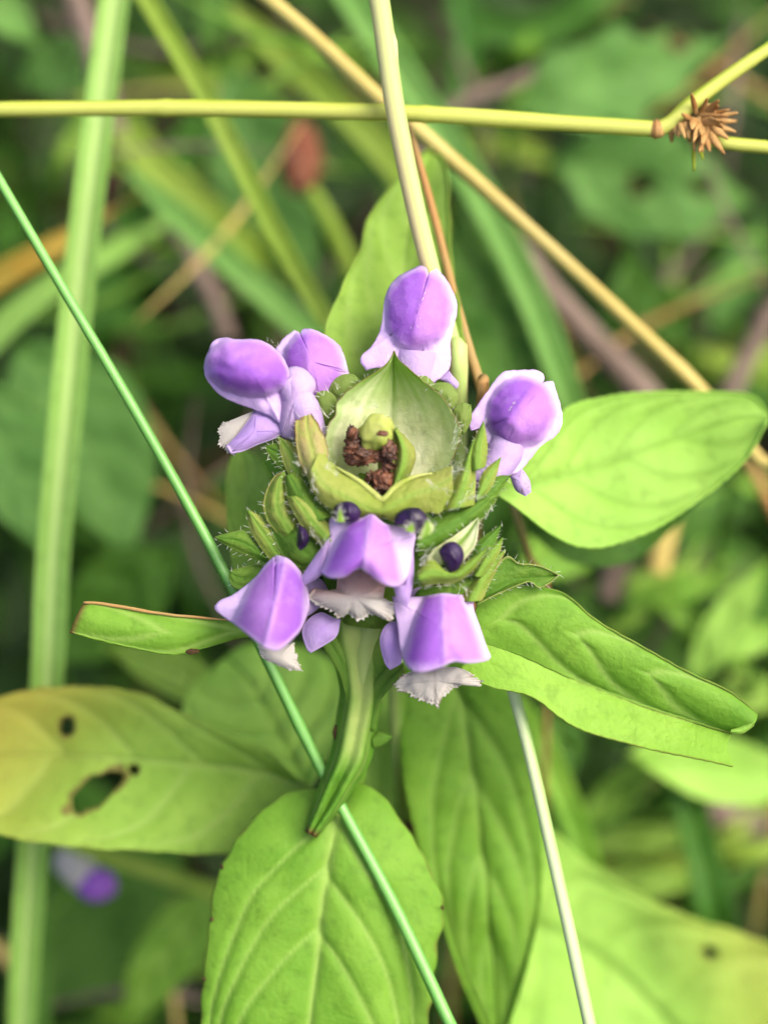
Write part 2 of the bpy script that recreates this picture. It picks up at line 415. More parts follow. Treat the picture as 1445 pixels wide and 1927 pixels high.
def hairs(name, specs, mat, parent, seed=1):
    """specs: (x0,y0,x1,y1, count, length px, direction deg, spread, depth)"""
    rnd = random.Random(seed); V = []; F = []
    for (x0, y0, x1, y1, cnt, ln, ang, spr, d) in specs:
        for k in range(cnt):
            t = rnd.random(); x = x0 + (x1 - x0) * t + rnd.uniform(-3, 3); y = y0 + (y1 - y0) * t + rnd.uniform(-3, 3)
            a = math.radians(ang + rnd.uniform(-spr, spr)); l = ln * rnd.uniform(.5, 1.15); cu = rnd.uniform(-.35, .35); dz = rnd.uniform(-.06, .02)
            pts = []
            for q in range(4):
                f = q / 3; aa = a + cu * f
                pts.append(P(x + math.cos(aa) * l * f, y - math.sin(aa) * l * f, d + dz * f))
            b0 = len(V)
            for q, p in enumerate(pts):
                r = .0021 * (1 - .6 * q / 3)
                for s in range(3): V.append(p + RT * (r * math.cos(s * 2.094)) + UP * (r * math.sin(s * 2.094)))
            for q in range(3):
                for s in range(3):
                    i = b0 + q * 3 + s; j = b0 + q * 3 + (s + 1) % 3; F.append((i, j, j + 3, i + 3))
    o = build(name, V, F, mat, parent, {'edge': [0] * len(V)}); o['kind'] = 'stuff'; return o
def leaf3(name, L, Mi, R, mat, parent, dl, dm, dr, **k):
    return loft(name, [W3(dep(L, dl)), W3(dep(Mi, dm)), W3(dep(R, dr))], mat, parent, **k)
def mid_of(L, R):
    a = spline([Vector((*q[:2], 0)) for q in L], 6); b = spline([Vector((*q[:2], 0)) for q in R], 6)
    return [((p.x + q.x) / 2, (p.y + q.y) / 2) for p, q in zip(a, b)]

# ---------------------------------------------------------------- ground
def ground():
    n = 90; S = 300.0; V = []; F = []
    for i in range(n + 1):
        for j in range(n + 1):
            a = (i / n - .5) * 2; b = (j / n - .5) * 2
            x = S * a * abs(a) ** 1.2; y = 18 + S * b * abs(b) ** 1.2
            V.append(Vector((x, y, .35 * N3((x, y, 0), .35) + .15 * N3((x, y, 3), 1.2))))
    for i in range(n):
        for j in range(n):
            a = i * (n + 1) + j; F.append((a, a + n + 1, a + n + 2, a + 1))
    o = build('ground', V, F, M['soil'], base=(0, 0, 0), attrs={'edge': [0] * len(V)}); o['kind'] = 'structure'
ground()

# ---------------------------------------------------------------- the flowering plant
plant = thing('flowering_plant', 'violet hooded flower head on a grooved green stem with paired leaves', 'flower', P(640, 1640, 15.5))
ROOTP = ROOT[plant.name]
# stem and spike axis
st_pts = [P(704, 1150, 11.6), P(690, 1210, 11.7), P(684, 1290, 11.85), P(668, 1370, 12.1), P(655, 1450, 12.3), P(646, 1530, 12.8), P(640, 1640, 14.0)]
g0 = st_pts[-1]; st_pts += [Vector((g0.x + .2, g0.y + .3, g0.z * .5)), Vector((g0.x + .3, g0.y + .5, -.1))]
tube('stem', st_pts, [.17, .13, .10, .10, .10, .12, .14, .15, .16], M['stem'], plant, n=110, sides=36, groove=.10, streak_at=0.1)
tube('spike_axis', [P(726, 905, 11.42), P(715, 960, 11.4), P(705, 1050, 11.45), P(698, 1130, 11.5), P(694, 1175, 11.52)], [.22, .42, .46, .34, .2], M['bract_green'], plant, n=24, sides=28, wob=.25)
# folded leaf stub that runs down from the node
ys = (1165, 1200, 1240, 1308, 1385, 1431, 1477, 1522, 1566); lx = (606, 612, 628, 642, 631, 619, 603, 588, 576); rx = (752, 744, 726, 719, 705, 696, 668, 638, 594)
dE = (11.5, 11.52, 11.6, 11.66, 11.7, 11.7, 11.72, 11.75, 11.75)
def srow(f, dd): return W3([(a + (b - a) * f, y + 10 * f * (y > 1540), d + q) for a, b, y, d, q in zip(lx, rx, ys, dE, dd)])
def spig(u, s, p): return max(0, min(1, ss(.62, .12, abs(s)) * ss(.72, .50, u) * (.8 + .5 * N3(p, 6)) + .35 * ss(.45, .62, abs(s)) * ss(.8, .62, abs(s)) + .12 * N3(p, 14)))
loft('leaf_stalk', [srow(0, (.2,) * 9), srow(.14, (.02,) * 9), srow(.27, (-.10, -.12, -.14, -.15, -.16, -.17, -.16, -.12, -.06)), srow(.5, (-.14, -.14, -.12, -.11, -.13, -.12, -.06, -.02, .0)), srow(.73, (-.10, -.12, -.14, -.15, -.16, -.17, -.16, -.12, -.06)), srow(.86, (.02,) * 9), srow(1, (.2,) * 9)],
     M['stub'], plant, nu=90, nv=48, midvein=False, tipbrown=1.0, solid=.02, wob=.012, vfn=spig, label='grooved green stalk below the head ending in a brown torn tip')
# axillary shoot and scar
loft('shoot', [W3(dep([(700, 1385), (715, 1378), (735, 1385)], 11.78)), W3(dep([(700, 1395), (718, 1390), (736, 1387)], 11.70)), W3(dep([(702, 1408), (720, 1402), (737, 1389)], 11.78))], M['bract_green'], plant, nu=14, nv=8, solid=.01)
blob('leaf_scar', P(632, 1380, 11.86), .045, M['scar'], plant, (.5, 1.3, .6), .5, 4, 8)
# bract pair seen under the head
leaf3('bract', [(620, 1215), (612, 1180), (640, 1150), (690, 1130)], [(660, 1290), (672, 1240), (690, 1200), (700, 1140)], [(705, 1300), (735, 1250), (735, 1190), (715, 1140)], M['bract_green'], plant, [11.52, 11.35], [11.52, 11.3], [11.55, 11.35], nu=24, nv=12, veins=2, vdep=.01)
loft('petiole', [W3(dep([(655, 1330), (640, 1270), (608, 1215), (590, 1200)], [11.6, 11.4])), W3(dep([(662, 1335), (652, 1270), (622, 1210), (600, 1190)], [11.55, 11.36])), W3(dep([(668, 1335), (660, 1260), (634, 1205), (610, 1180)], [11.6, 11.4]))], M['bract_green'], plant, nu=20, nv=8, solid=.03)
loft('petiole', [W3(dep([(690, 1370), (698, 1310), (715, 1270), (752, 1245)], [11.65, 11.4])), W3(dep([(698, 1375), (708, 1315), (728, 1282), (758, 1252)], [11.6, 11.36])), W3(dep([(704, 1378), (716, 1320), (735, 1292), (765, 1262)], [11.65, 11.4]))], M['bract_green'], plant, nu=20, nv=8, solid=.03)

# leaves of the plant
def yl(u, s, p): return 0
# curled leaf, folded along its midrib
loft('leaf', [W3(dep([(885, 1190), (900, 1135), (935, 1108), (1000, 1101), (1062, 1117), (1120, 1166), (1200, 1212), (1290, 1262), (1370, 1300), (1424, 1342)], [11.3, 11.25, 11.3, 11.35])),
              W3(dep([(888, 1198), (930, 1170), (1000, 1165), (1080, 1195), (1180, 1250), (1280, 1298), (1360, 1332), (1416, 1362)], [11.3, 11.22, 11.3, 11.3])),
              W3(dep([(890, 1205), (940, 1220), (1000, 1243), (1100, 1290), (1230, 1338), (1310, 1362), (1376, 1380)], [11.3, 11.45, 11.5, 11.45]))],
     M['leaf'], plant, nu=120, nv=36, veins=3, sweep=.2, vdep=.022, vwid=.04, ser=.012, nser=16, rim=.5, midvein=False, solid=.014, wob=.02, seed=3, label='pale green leaf folded lengthwise along its midrib')
leafB = loft('leaf_fold', [W3(dep([(890, 1205), (940, 1218), (1000, 1241), (1100, 1288), (1230, 1336), (1310, 1361), (1378, 1379)], [11.3, 11.46, 11.51, 11.46])),
              W3(dep([(880, 1240), (940, 1258), (1000, 1280), (1100, 1333), (1230, 1374), (1310, 1394), (1366, 1406)], [11.3, 11.34, 11.36, 11.36])),
              W3(dep([(862, 1262), (920, 1292), (1000, 1312), (1080, 1368), (1200, 1404), (1300, 1426), (1379, 1442)], [11.32, 11.25, 11.2, 11.24]))],
     M['leaf_mid'], plant, nu=110, nv=24, veins=2, sweep=.3, vdep=.006, ser=.02, nser=26, rim=.55, midvein=False, solid=.014, wob=.02, seed=4, vcol=.2)
loft('leaf_tip', [W3(dep([(1376, 1372), (1395, 1366), (1424, 1345)], 11.3)), W3(dep([(1374, 1376), (1396, 1374), (1420, 1358)], 11.25)), W3(dep([(1372, 1379), (1396, 1381), (1418, 1366)], 11.3))], M['leaf_light'], plant, nu=12, nv=6, rim=.7, midvein=False)
# narrow leaf, seen folded, brown along its upper rim
loft('leaf', [W3(dep([(505, 1180), (440, 1170), (400, 1166), (330, 1160), (250, 1148), (190, 1138), (158, 1136)], [11.35, 11.2, 11.25])),
              W3(dep([(505, 1190), (440, 1188), (400, 1190), (330, 1192), (250, 1182), (190, 1168), (146, 1158)], [11.32, 11.1, 11.15])),
              W3(dep([(505, 1200), (455, 1200), (400, 1216), (330, 1232), (270, 1224), (190, 1206), (132, 1190)], [11.38, 11.2, 11.2]))],
     M['leaf'], plant, nu=90, nv=18, veins=2, sweep=.3, vdep=.008, ser=.02, nser=12, rim=0.25, tipbrown=.9, solid=.014, wob=.02, seed=5, midvein=False, label='narrow blunt leaf with a brown upper rim')
tube('leaf_rim', W3(dep([(455, 1170), (400, 1164), (330, 1158), (250, 1146), (190, 1136), (158, 1134)], [11.25, 11.18, 11.22])), [.004, .010, .012, .013, .010], M['orange_dry'], plant, n=50, sides=6, wob=.5)
blob('bite_mark', P(362, 1226, 11.2), .034, M['scar'], plant, (1.4, .6, .3), .5, 4, 8, seed=3)
# broad leaf that hangs towards the bottom
loft('leaf', [W3(dep([(630, 1478), (553, 1489), (505, 1517), (459, 1563), (418, 1629), (403, 1672), (393, 1750), (385, 1825), (379, 1925), (400, 2040), (480, 2130)], [12.3, 12.2, 12.1, 12.1])),
              W3(dep([(638, 1482), (636, 1530), (622, 1600), (606, 1700), (598, 1800), (585, 1900), (578, 2000), (560, 2130)], [12.35, 12.0, 11.95, 12.1])),
              W3(dep([(648, 1476), (703, 1485), (749, 1537), (806, 1629), (834, 1709), (823, 1781), (810, 1886), (790, 1980), (720, 2060), (620, 2130)], [12.3, 12.2, 12.15, 12.15]))],
     M['leaf'], plant, nu=150, nv=72, veins=3, vmax=.5, sweep=.44, vdep=.026, vwid=.032, ser=.012, nser=13, rim=.55, solid=.014, bulge=.08, wob=.05, seed=6, midw=.045, label='broad veined leaf hanging below the stem')
for x, y in ((418, 1632), (399, 1730), (832, 1708), (385, 1842)): blob('brown_nibble', P(x, y, 12.08), .017, M['scar'], plant, (.7, 1, .6), .6, 4, 7, seed=x)
# leaf with insect holes
def ylh(u, s, p): return ss(.42, 1.0, u + .2 * (-s)) * .75 + .25 * max(0, N3(p, 1.2)) * ss(.3, .7, u)
loft('leaf', [W3(dep([(572, 1478), (500, 1410), (430, 1380), (350, 1345), (260, 1302), (120, 1291), (0, 1312), (-90, 1380)], [12.6, 12.68, 12.8, 12.95])),
              W3(dep([(576, 1482), (540, 1468), (470, 1448), (380, 1440), (200, 1426), (80, 1422), (-20, 1425), (-100, 1440)], [12.65, 12.75, 12.85, 12.9])),
              W3(dep([(572, 1488), (530, 1530), (470, 1590), (400, 1608), (280, 1602), (140, 1594), (0, 1570), (-90, 1500)], [12.65, 12.7, 12.6, 12.7]))],
     M['leaf_low'], plant, nu=150, nv=80, veins=4, sweep=.2, vdep=.016, vwid=.05, ser=.012, nser=10, rim=.35, solid=.012, bulge=.05, wob=.05, seed=8, yellow=ylh, vcol=.6,
     holes=((180, 1490, 62, 24, -.62), (252, 1447, 11, 9, 0), (128, 1368, 13, 19, 0)), label='yellowing leaf eaten through by insects')
# light leaf behind the rush
loft('leaf', [W3(dep([(566, 1480), (470, 1445), (385, 1400), (345, 1345), (365, 1290), (420, 1238)], [12.75, 13.2, 13.45])),
              W3(dep([(572, 1482), (560, 1440), (530, 1390), (495, 1320), (460, 1270), (425, 1235)], [12.8, 13.25, 13.5])),
              W3(dep([(582, 1480), (630, 1400), (650, 1320), (630, 1250), (560, 1215), (480, 1210), (428, 1233)], [12.8, 13.3, 13.55, 13.5]))],
     M['leaf_light'], plant, nu=80, nv=44, veins=4, sweep=.16, vdep=.03, vwid=.05, ser=.01, solid=.012, wob=.05, seed=9, vcol=.6)
# pale leaf seen between the stalk and the neighbour
loft('leaf', [W3(dep([(660, 1560), (668, 1450), (690, 1330), (715, 1240), (740, 1200)], [13.0, 13.1])), W3(dep([(700, 1570), (715, 1450), (735, 1330), (745, 1240), (744, 1198)], [13.0, 13.15])), W3(dep([(760, 1560), (790, 1450), (790, 1330), (770, 1240), (748, 1200)], [13.1, 13.3]))],
     M['leaf_light'], plant, nu=40, nv=20, veins=3, vdep=.012, solid=.01, wob=.03, seed=14, vcol=.3)
# leaf reaching out behind the head
loft('leaf', [W3(dep([(760, 800), (640, 720), (608, 650), (640, 545), (678, 465), (692, 412), (735, 350), (790, 290), (818, 272)], [12.0, 12.2, 12.5, 12.8])),
              W3(dep([(790, 800), (760, 680), (755, 560), (765, 450), (790, 350), (820, 270)], [12.0, 12.35, 12.6, 12.8])),
              W3(dep([(830, 800), (880, 720), (868, 600), (852, 500), (846, 400), (842, 320), (824, 270)], [12.0, 12.2, 12.5, 12.8]))],
     M['leaf_low'], plant, nu=90, nv=44, veins=4, sweep=.3, vdep=.015, vwid=.05, ser=.02, nser=7, rim=.35, solid=.012, wob=.06, seed=10, vcol=.5, label='upright leaf behind the top flower')
# leaf to the side
loft('leaf', [W3(dep([(935, 925), (985, 862), (1040, 790), (1085, 758), (1180, 740), (1330, 735), (1412, 742), (1444, 775)], [12.0, 12.4, 12.6, 12.6])),
              W3(dep([(938, 928), (1000, 908), (1100, 884), (1190, 852), (1280, 820), (1370, 790), (1443, 780)], [12.05, 12.5, 12.65, 12.6])),
              W3(dep([(940, 932), (985, 965), (1050, 1012), (1120, 1032), (1225, 1000), (1330, 930), (1405, 862), (1445, 785)], [12.05, 12.3, 12.45, 12.5]))],
     M['leaf_light'], plant, nu=110, nv=50, veins=4, sweep=.3, vdep=.012, vwid=.05, ser=.01, solid=.012, wob=.04, seed=11, midw=.05, vcol=.55, label='smooth oval pale green leaf standing out sideways')
loft('leaf', [W3(dep([(1000, 960), (1100, 985), (1200, 960), (1310, 930)], [13.0, 13.4])), W3(dep([(1000, 980), (1100, 1030), (1200, 1010), (1312, 935)], [13.1, 13.5])), W3(dep([(1000, 1000), (1080, 1060), (1200, 1050), (1315, 940)], [13.0, 13.4]))],
     M['leaf_teal'], plant, nu=40, nv=20, veins=3, solid=.012, wob=.04, seed=12)
# leaf beneath the head on the dark side
loft('leaf', [W3(dep([(600, 1120), (500, 1110), (440, 1080), (428, 960), (432, 880), (450, 850)], [12.0, 12.6])), W3(dep([(600, 1080), (520, 1060), (470, 980), (465, 900), (455, 848)], [12.0, 12.6])), W3(dep([(620, 1040), (560, 980), (520, 920), (490, 870), (460, 848)], [12.0, 12.6]))],
     M['leaf_low'], plant, nu=40, nv=24, veins=3, vdep=.015, solid=.012, wob=.05, seed=13, vcol=.3)

# bracts of the head (base -> tip), traced at their own depths
def br(L, R, mat, dl, dm, dr, lab=None, Mi=None, **k):
    o = leaf3('bract', L, Mi or mid_of(L, R), R, M[mat], plant, dl, dm, dr, nu=k.pop('nu', 36), nv=k.pop('nv', 16), solid=k.pop('solid', .008), vdep=.008, stripe=k.pop('stripe', 9.0), rim=k.pop('rim', .7), ser=k.pop('ser', .03), nser=5, **k)
    if lab: o['label'] = lab
    ctr = spline([Vector((*q[:2], 0)) for q in (Mi or mid_of(L, R))], 10)
    for side, ds in ((L, dl), (R, dr)):
        pts = spline([Vector((*q[:2], 0)) for q in side], 10)
        dq = dep([(0, 0)] * 11, ds)
        for i in range(2, 11):
            out = pts[i] - ctr[i]; tn = pts[i] - pts[i - 1]
            a = math.degrees(math.atan2(-(out.y + .6 * tn.y), out.x + .6 * tn.x))
            HB.append((pts[i - 1].x, pts[i - 1].y, pts[i].x, pts[i].y, max(1, int(tn.length / 8)), 10, a, 35, dq[i][2] - .01))
    return o
HB = []
br(Z3((690, 900), (520, 820), (390, 650), (380, 530), (428, 410), (450, 335), (560, 230), (690, 150), (735, 100), (755, 55)),
   Z3((690, 900), (900, 770), (1050, 690), (1108, 570), (1105, 460), (1050, 350), (950, 250), (830, 150), (780, 105), (755, 55)), 'bract_pale',
   [11.2, 10.95, 10.86, 10.95, 11.05], [11.2, 11.4, 11.4, 11.22, 11.05], [11.2, 10.95, 10.86, 10.95, 11.05], 'large pointed cup-shaped bract at the top of the head',
   Mi=Z3((690, 900), (705, 740), (728, 560), (738, 400), (748, 220), (755, 55)), nu=90, nv=48, rim=.9, midw=.02, wob=.02, vfn=lambda u, s, p: max(0, min(1, ss(.40, .95, u) * (.95 - .35 * abs(s)) + .30 * N3((s * 9, u * 1.5, 4)) + .45 * ss(.6, 1, abs(s)))))
# two front bracts whose rims meet in a V
br(Z3((352, 590), (440, 690), (560, 765), (640, 830), (695, 868)), Z3((290, 740), (335, 850), (430, 935), (580, 968), (690, 965)), 'bract', [10.82, 10.72], [10.68, 10.65], [10.72, 10.75], veins=0, midvein=False, rim=.35, nu=60, nv=24, wob=.05, ser=.09, stripe=6,
   Mi=Z3((310, 690), (370, 790), (480, 850), (600, 910), (692, 930)))
br(Z3((688, 868), (760, 792), (860, 740), (960, 722), (1075, 680)), Z3((695, 965), (790, 985), (900, 935), (1000, 940), (1075, 830)), 'bract', [10.72, 10.82], [10.65, 10.70], [10.75, 10.74], veins=0, midvein=False, rim=.35, nu=60, nv=24, wob=.05, ser=.09, stripe=6,
   Mi=Z3((690, 930), (780, 880), (880, 830), (980, 800), (1075, 750)))
tube('bract_rim', W3(dep(Z3((440, 690), (560, 765), (640, 830), (695, 868), (760, 800), (860, 745), (960, 725)), [10.76, 10.70, 10.76])), [.006, .02, .024, .02, .006], M['ball'], plant, n=50, sides=8)
br(Z3((735, 840), (755, 660), (764, 560), (768, 478)), Z3((750, 845), (840, 730), (868, 600), (768, 478)), 'bract', [10.9, 10.88], [10.78, 10.78], [10.98, 10.95], stripe=5)
# left side
br(Z3((300, 770), (235, 640), (218, 450), (250, 430), (270, 350)), Z3((370, 745), (398, 600), (350, 470), (322, 425), (270, 350)), 'bract_peach', [10.8, 10.9], [10.7, 10.9], [10.8, 10.9], veins=2)
br(Z3((205, 770), (150, 660), (124, 522)), Z3((270, 740), (245, 600), (124, 522)), 'bract', [10.95, 11.0], [10.88, 11.0], [10.95, 11.0])
br(Z3((160, 720), (95, 650), (50, 575)), Z3((190, 620), (130, 565), (50, 575)), 'bract_green', [11.0, 11.05], [10.95, 11.05], [11.0, 11.05])
br(Z3((150, 1090), (60, 970), (50, 860), (100, 750), (160, 715)), Z3((230, 1000), (200, 900), (185, 800), (160, 715)), 'bract', [10.95, 10.98], [10.86, 10.9], [10.92, 10.98], veins=3, yellow=lambda u, s, p: .0)
br(Z3((300, 1000), (200, 940), (165, 800), (160, 740)), Z3((420, 960), (330, 860), (260, 760), (200, 720)), 'bract_green', [10.84, 10.9], [10.74, 10.84], [10.82, 10.9], veins=2)
br(Z3((370, 1120), (260, 1020), (190, 900), (178, 850)), Z3((440, 1080), (380, 980), (300, 880), (230, 850)), 'bract', [10.8, 10.84], [10.72, 10.78], [10.78, 10.84])
br(Z3((330, 1270), (170, 1200), (80, 1020), (70, 900)), Z3((470, 1200), (350, 1080), (230, 960), (110, 880)), 'bract_green', [10.92, 11.0], [10.82, 10.95], [10.88, 11.0], veins=3)
br(Z4((330, 400), (240, 270), (212, 150)), Z4((400, 340), (330, 230), (260, 170), (212, 150)), 'bract', [11.0, 11.05], [10.95, 11.0], [10.98, 11.05])
br(Z4((320, 400), (180, 350), (60, 280)), Z4((330, 370), (210, 252), (140, 255), (60, 276)), 'bract_green', [11.05, 11.15], [11.0, 11.1], [11.05, 11.15], tipbrown=.5)
br(Z4((330, 520), (170, 520), (130, 475), (132, 440)), Z4((330, 430), (260, 405), (180, 420), (134, 436)), 'bract_green', [11.2, 11.3], [11.15, 11.25], [11.2, 11.3])
# right side
br(Z3((1165, 720), (1162, 600), (1200, 520), (1242, 443)), Z3((1250, 690), (1262, 580), (1242, 443)), 'bract', [10.85, 10.85], [10.75, 10.82], [10.85, 10.85])
br(Z3((1010, 930), (1080, 780), (1150, 640), (1200, 545)), Z3((1190, 900), (1200, 740), (1190, 620), (1202, 545)), 'bract', [10.8, 10.85], [10.72, 10.8], [10.85, 10.88], rim=.5, veins=2)
br(Z3((1200, 850), (1240, 720), (1335, 640)), Z3((1210, 880), (1290, 790), (1335, 640)), 'bract', [10.88, 10.95], [10.82, 10.92], [10.88, 10.95])
br(Z3((1160, 940), (1220, 830), (1300, 748), (1386, 738)), Z3((1190, 950), (1290, 880), (1340, 810), (1386, 738)), 'bract_green', [10.92, 11.0], [10.85, 10.95], [10.92, 11.0])
br(Z3((880, 1040), (1000, 950), (1120, 900), (1230, 860)), Z3((880, 1180), (1060, 1110), (1220, 990), (1330, 840)), 'bract_green', [10.85, 10.92], [10.75, 10.85], [10.85, 10.92], veins=2, nv=20)
br(Z3((930, 1240), (960, 1150), (1090, 1060), (1216, 965)), Z3((1130, 1200), (1190, 1130), (1210, 1060), (1216, 965)), 'bract_pale', [10.75, 10.78], [10.80, 10.8], [10.75, 10.78], rim=.3)
br(Z3((880, 1270), (960, 1195), (1050, 1265), (1150, 1205), (1275, 1118)), Z3((900, 1330), (1000, 1325), (1090, 1315), (1190, 1245), (1275, 1118)), 'bract', [10.68, 10.7], [10.6, 10.66], [10.7, 10.72])
br(Z3((1160, 1200), (1220, 1090), (1335, 1008)), Z3((1220, 1200), (1300, 1110), (1335, 1008)), 'bract_green', [10.82, 10.9], [10.76, 10.86], [10.82, 10.9])
br(Z3((1180, 1280), (1240, 1160), (1345, 1075)), Z3((1230, 1290), (1320, 1170), (1345, 1075)), 'bract', [10.85, 10.9], [10.78, 10.86], [10.85, 10.9])
br(Z3((1120, 1420), (1190, 1290), (1280, 1190), (1362, 1140)), Z3((1230, 1420), (1290, 1290), (1362, 1140)), 'bract', [10.9, 10.95], [10.8, 10.9], [10.9, 10.95], veins=2)
br(Z3((860, 1420), (900, 1350), (1050, 1330), (1200, 1260)), Z3((900, 1480), (1060, 1450), (1180, 1400), (1240, 1320)), 'bract_green', [10.95, 10.95], [10.88, 10.9], [10.98, 11], veins=2)
br(Z6((80, 1050), (140, 960), (225, 860), (290, 890), (380, 900), (474, 945)), Z6((90, 1080), (180, 1035), (290, 988), (340, 975), (390, 1003), (474, 945)), 'bract_green', [11.0, 11.1], [11.05, 11.15], [10.98, 11.1],
   'toothed green bract with a pale rim', Mi=Z6((85, 1065), (190, 1010), (280, 965), (390, 955), (474, 945)), veins=3, nu=50, tipbrown=.2)
# rounded upper calyx lips behind the cup
for pts, c, d in ((Z3((405, 290), (420, 230), (470, 190), (530, 185), (565, 215), (510, 300), (450, 340)), Z3((480, 250))[0], 11.22),
                  (Z3((322, 340), (338, 286), (380, 274), (430, 298), (450, 350), (435, 430), (385, 490), (345, 480)), Z3((388, 370))[0], 11.1),
                  (Z3((940, 250), (990, 232), (1060, 238), (1105, 310), (1075, 380), (1000, 330)), Z3((1030, 290))[0], 11.2),
                  (Z3((1080, 380), (1130, 338), (1175, 352), (1175, 440), (1130, 520), (1090, 480)), Z3((1130, 420))[0], 11.15),
                  (Z3((870, 200), (930, 195), (980, 240), (960, 290), (900, 260)), Z3((925, 240))[0], 11.25)):
    cap('calyx_lip', pts, c, d, .07, M['leaf_olive'], plant, nr=8, nth=40, solid=.012)
# young bud, withered florets
blob('young_bud', P(*Z3((665, 505))[0], 10.88), .128, M['ball'], plant, (1.05, 1.0, .9), .22, 1.3, 22, seed=5)
blob('young_bud', P(*Z3((722, 640))[0], 10.93), .10, M['ball'], plant, (.7, 2.0, .8), .22, 1.6, 18, seed=8)
for k, (x, y, r, ax, dd) in enumerate(((535, 560, .085, (.8, 1.0, .6), 10.88), (560, 630, .10, (1.1, .8, .6), 10.86), (540, 655, .06, (1.3, .6, .6), 10.84), (640, 630, .075, (1.35, .7, .6), 10.86), (730, 605, .075, (.75, 1.25, .6), 10.80),
                                  (712, 670, .06, (.6, 1.4, .6), 10.82), (690, 760, .10, (.9, .9, .6), 10.84), (640, 750, .07, (.9, .8, .6), 10.86), (690, 808, .08, (1.0, .6, .6), 10.82), (694, 508, .036, (1.2, .7, .35), 10.765), (520, 505, .05, (.7, 1.2, .5), 10.9))):
    blob('withered_floret', P(*Z3((x, y))[0], dd), r * .8, M['wither'], plant, ax, .6, 2.9, 20, seed=k * 3)
rw_ = random.Random(12)
for k in range(9):
    cx, cy = rw_.choice(((535, 570), (560, 630), (640, 640), (728, 610), (712, 680), (690, 770), (650, 760), (545, 510)))
    x, y = Z3((cx + rw_.uniform(-32, 32), cy + rw_.uniform(-32, 32)))[0]; a = rw_.uniform(0, 6.28); l, wd = rw_.uniform(8, 15), rw_.uniform(3, 7); ca, sa = math.cos(a), math.sin(a); d = 10.76 + rw_.uniform(0, .08)
    loft('withered_flake', [W3([(x + ca * l * q - sa * wd * v, y + sa * l * q + ca * wd * v, d - .05 * abs(v) + .06 * q * q + rw_.uniform(-.01, .01)) for q in (-1, -.4, .3, 1)]) for v in (-1, 0, 1)], M['wither'], plant, nu=6, nv=4, midvein=False, solid=.006, wob=.02)
# dark buds in their calyx mouths
def bud(outline, c, d, ridge):
    o = cap('dark_bud', outline, c, d + .02, .06, M['bud'], plant, nr=10, nth=48, pw=.6, lip=1.0, ridge=ridge, rk=.03, rw=4, solid=.01)
    return o
bud(Z3((428, 945), (440, 905), (490, 878), (540, 888), (572, 930), (560, 975), (500, 985), (440, 970)), Z3((502, 930))[0], 10.64, (Z3((510, 890))[0], Z3((520, 970))[0]))
bud(Z3((760, 1005), (768, 955), (820, 918), (890, 918), (932, 965), (920, 1010), (880, 1058), (840, 1010)), Z3((850, 975))[0], 10.63, (Z3((845, 930))[0], Z3((855, 1020))[0]))
bud(Z3((232, 1060), (240, 1008), (275, 1030), (293, 1075), (280, 1115), (250, 1142), (232, 1120)), Z3((262, 1075))[0], 10.72, (Z3((250, 1020))[0], Z3((262, 1130))[0]))
bud(Z3((1000, 1150), (1030, 1110), (1085, 1100), (1125, 1140), (1128, 1195), (1095, 1250), (1055, 1264), (1025, 1210)), Z3((1068, 1178))[0], 10.66, (Z3((1050, 1130))[0], Z3((1100, 1210))[0]))
for L, R, d in ((Z3((440, 990), (450, 950), (462, 915)), Z3((490, 990), (478, 955), (462, 915)), 10.52), (Z3((810, 1035), (835, 1010), (852, 995)), Z3((865, 1050), (866, 1020), (852, 995)), 10.52),
                (Z3((890, 1090), (905, 1030), (935, 980)), Z3((960, 1050), (975, 1010), (935, 980)), 10.52)):
    br(L, R, 'bract_pale', d, d - .02, d, nu=14, nv=8, solid=.01)

# --- flowers: corolla tube with hood, lip and side lobes
def flower(tp, tr, mat='petal_pale', label=None):
    o = tube('flower', W3(tp), tr, M[mat], plant, n=24, sides=20, capend=False)
    if label: o['label'] = label
    n = len(o.data.vertices)
    for k, v in (('pale', .55), ('pink', .3)):
        at = o.data.attributes.new(k, 'FLOAT', 'POINT'); at.data.foreach_set('value', [v] * n)
    return o
def lit_flank_pink(ax, ay, bx, by, wpx=40, lo=0.0, hi=1.0):
    """paints side light: pinker on the lit flank of the keel"""
    L = math.hypot(bx - ax, by - ay); nx, ny = (by - ay) / L, -(bx - ax) / L
    return lambda x, y, r: lo + (hi - lo) * ss(-wpx * .25, wpx * .35, (x - ax) * nx + (y - ay) * ny) * (1 - .35 * r)  # light from the right painted into the hood colour
# side-on flower
f = flower([(612, 870, 11.1), (590, 812, 11.02), (566, 760, 10.98), (545, 720, 11.0)], [.05, .09, .12, .10], label='violet flower turned sideways with fringed white lip')
cap('hood', Z1((130, 640), (150, 592), (220, 566), (300, 580), (400, 576), (480, 590), (560, 635), (620, 700), (660, 800), (660, 900), (635, 1000), (606, 1142), (540, 1092), (430, 1047), (330, 1012), (230, 970), (140, 890), (95, 800), (100, 715)),
    Z1((420, 790))[0], 11.0, .26, M['petal'], f, tilt=(.15, -.1), dome=oval(470, 690, 80, 52, .12, .30), belly=.10, pink=lambda x, y, r: ss(700, 655, y) * .6, wave=.02, jag=.012, njag=26)
cap('throat', Z1((640, 800), (700, 762), (775, 785), (832, 850), (836, 915), (800, 990), (770, 1080), (740, 1170), (690, 1255), (620, 1240), (600, 1140), (620, 960)), Z1((720, 930))[0], 11.04, .16, M['petal_pale'], f, pw=.6, lip=1.0, pale=lambda r, t, x, y: .45 + .25 * r, pink=lambda x, y, r: .8)
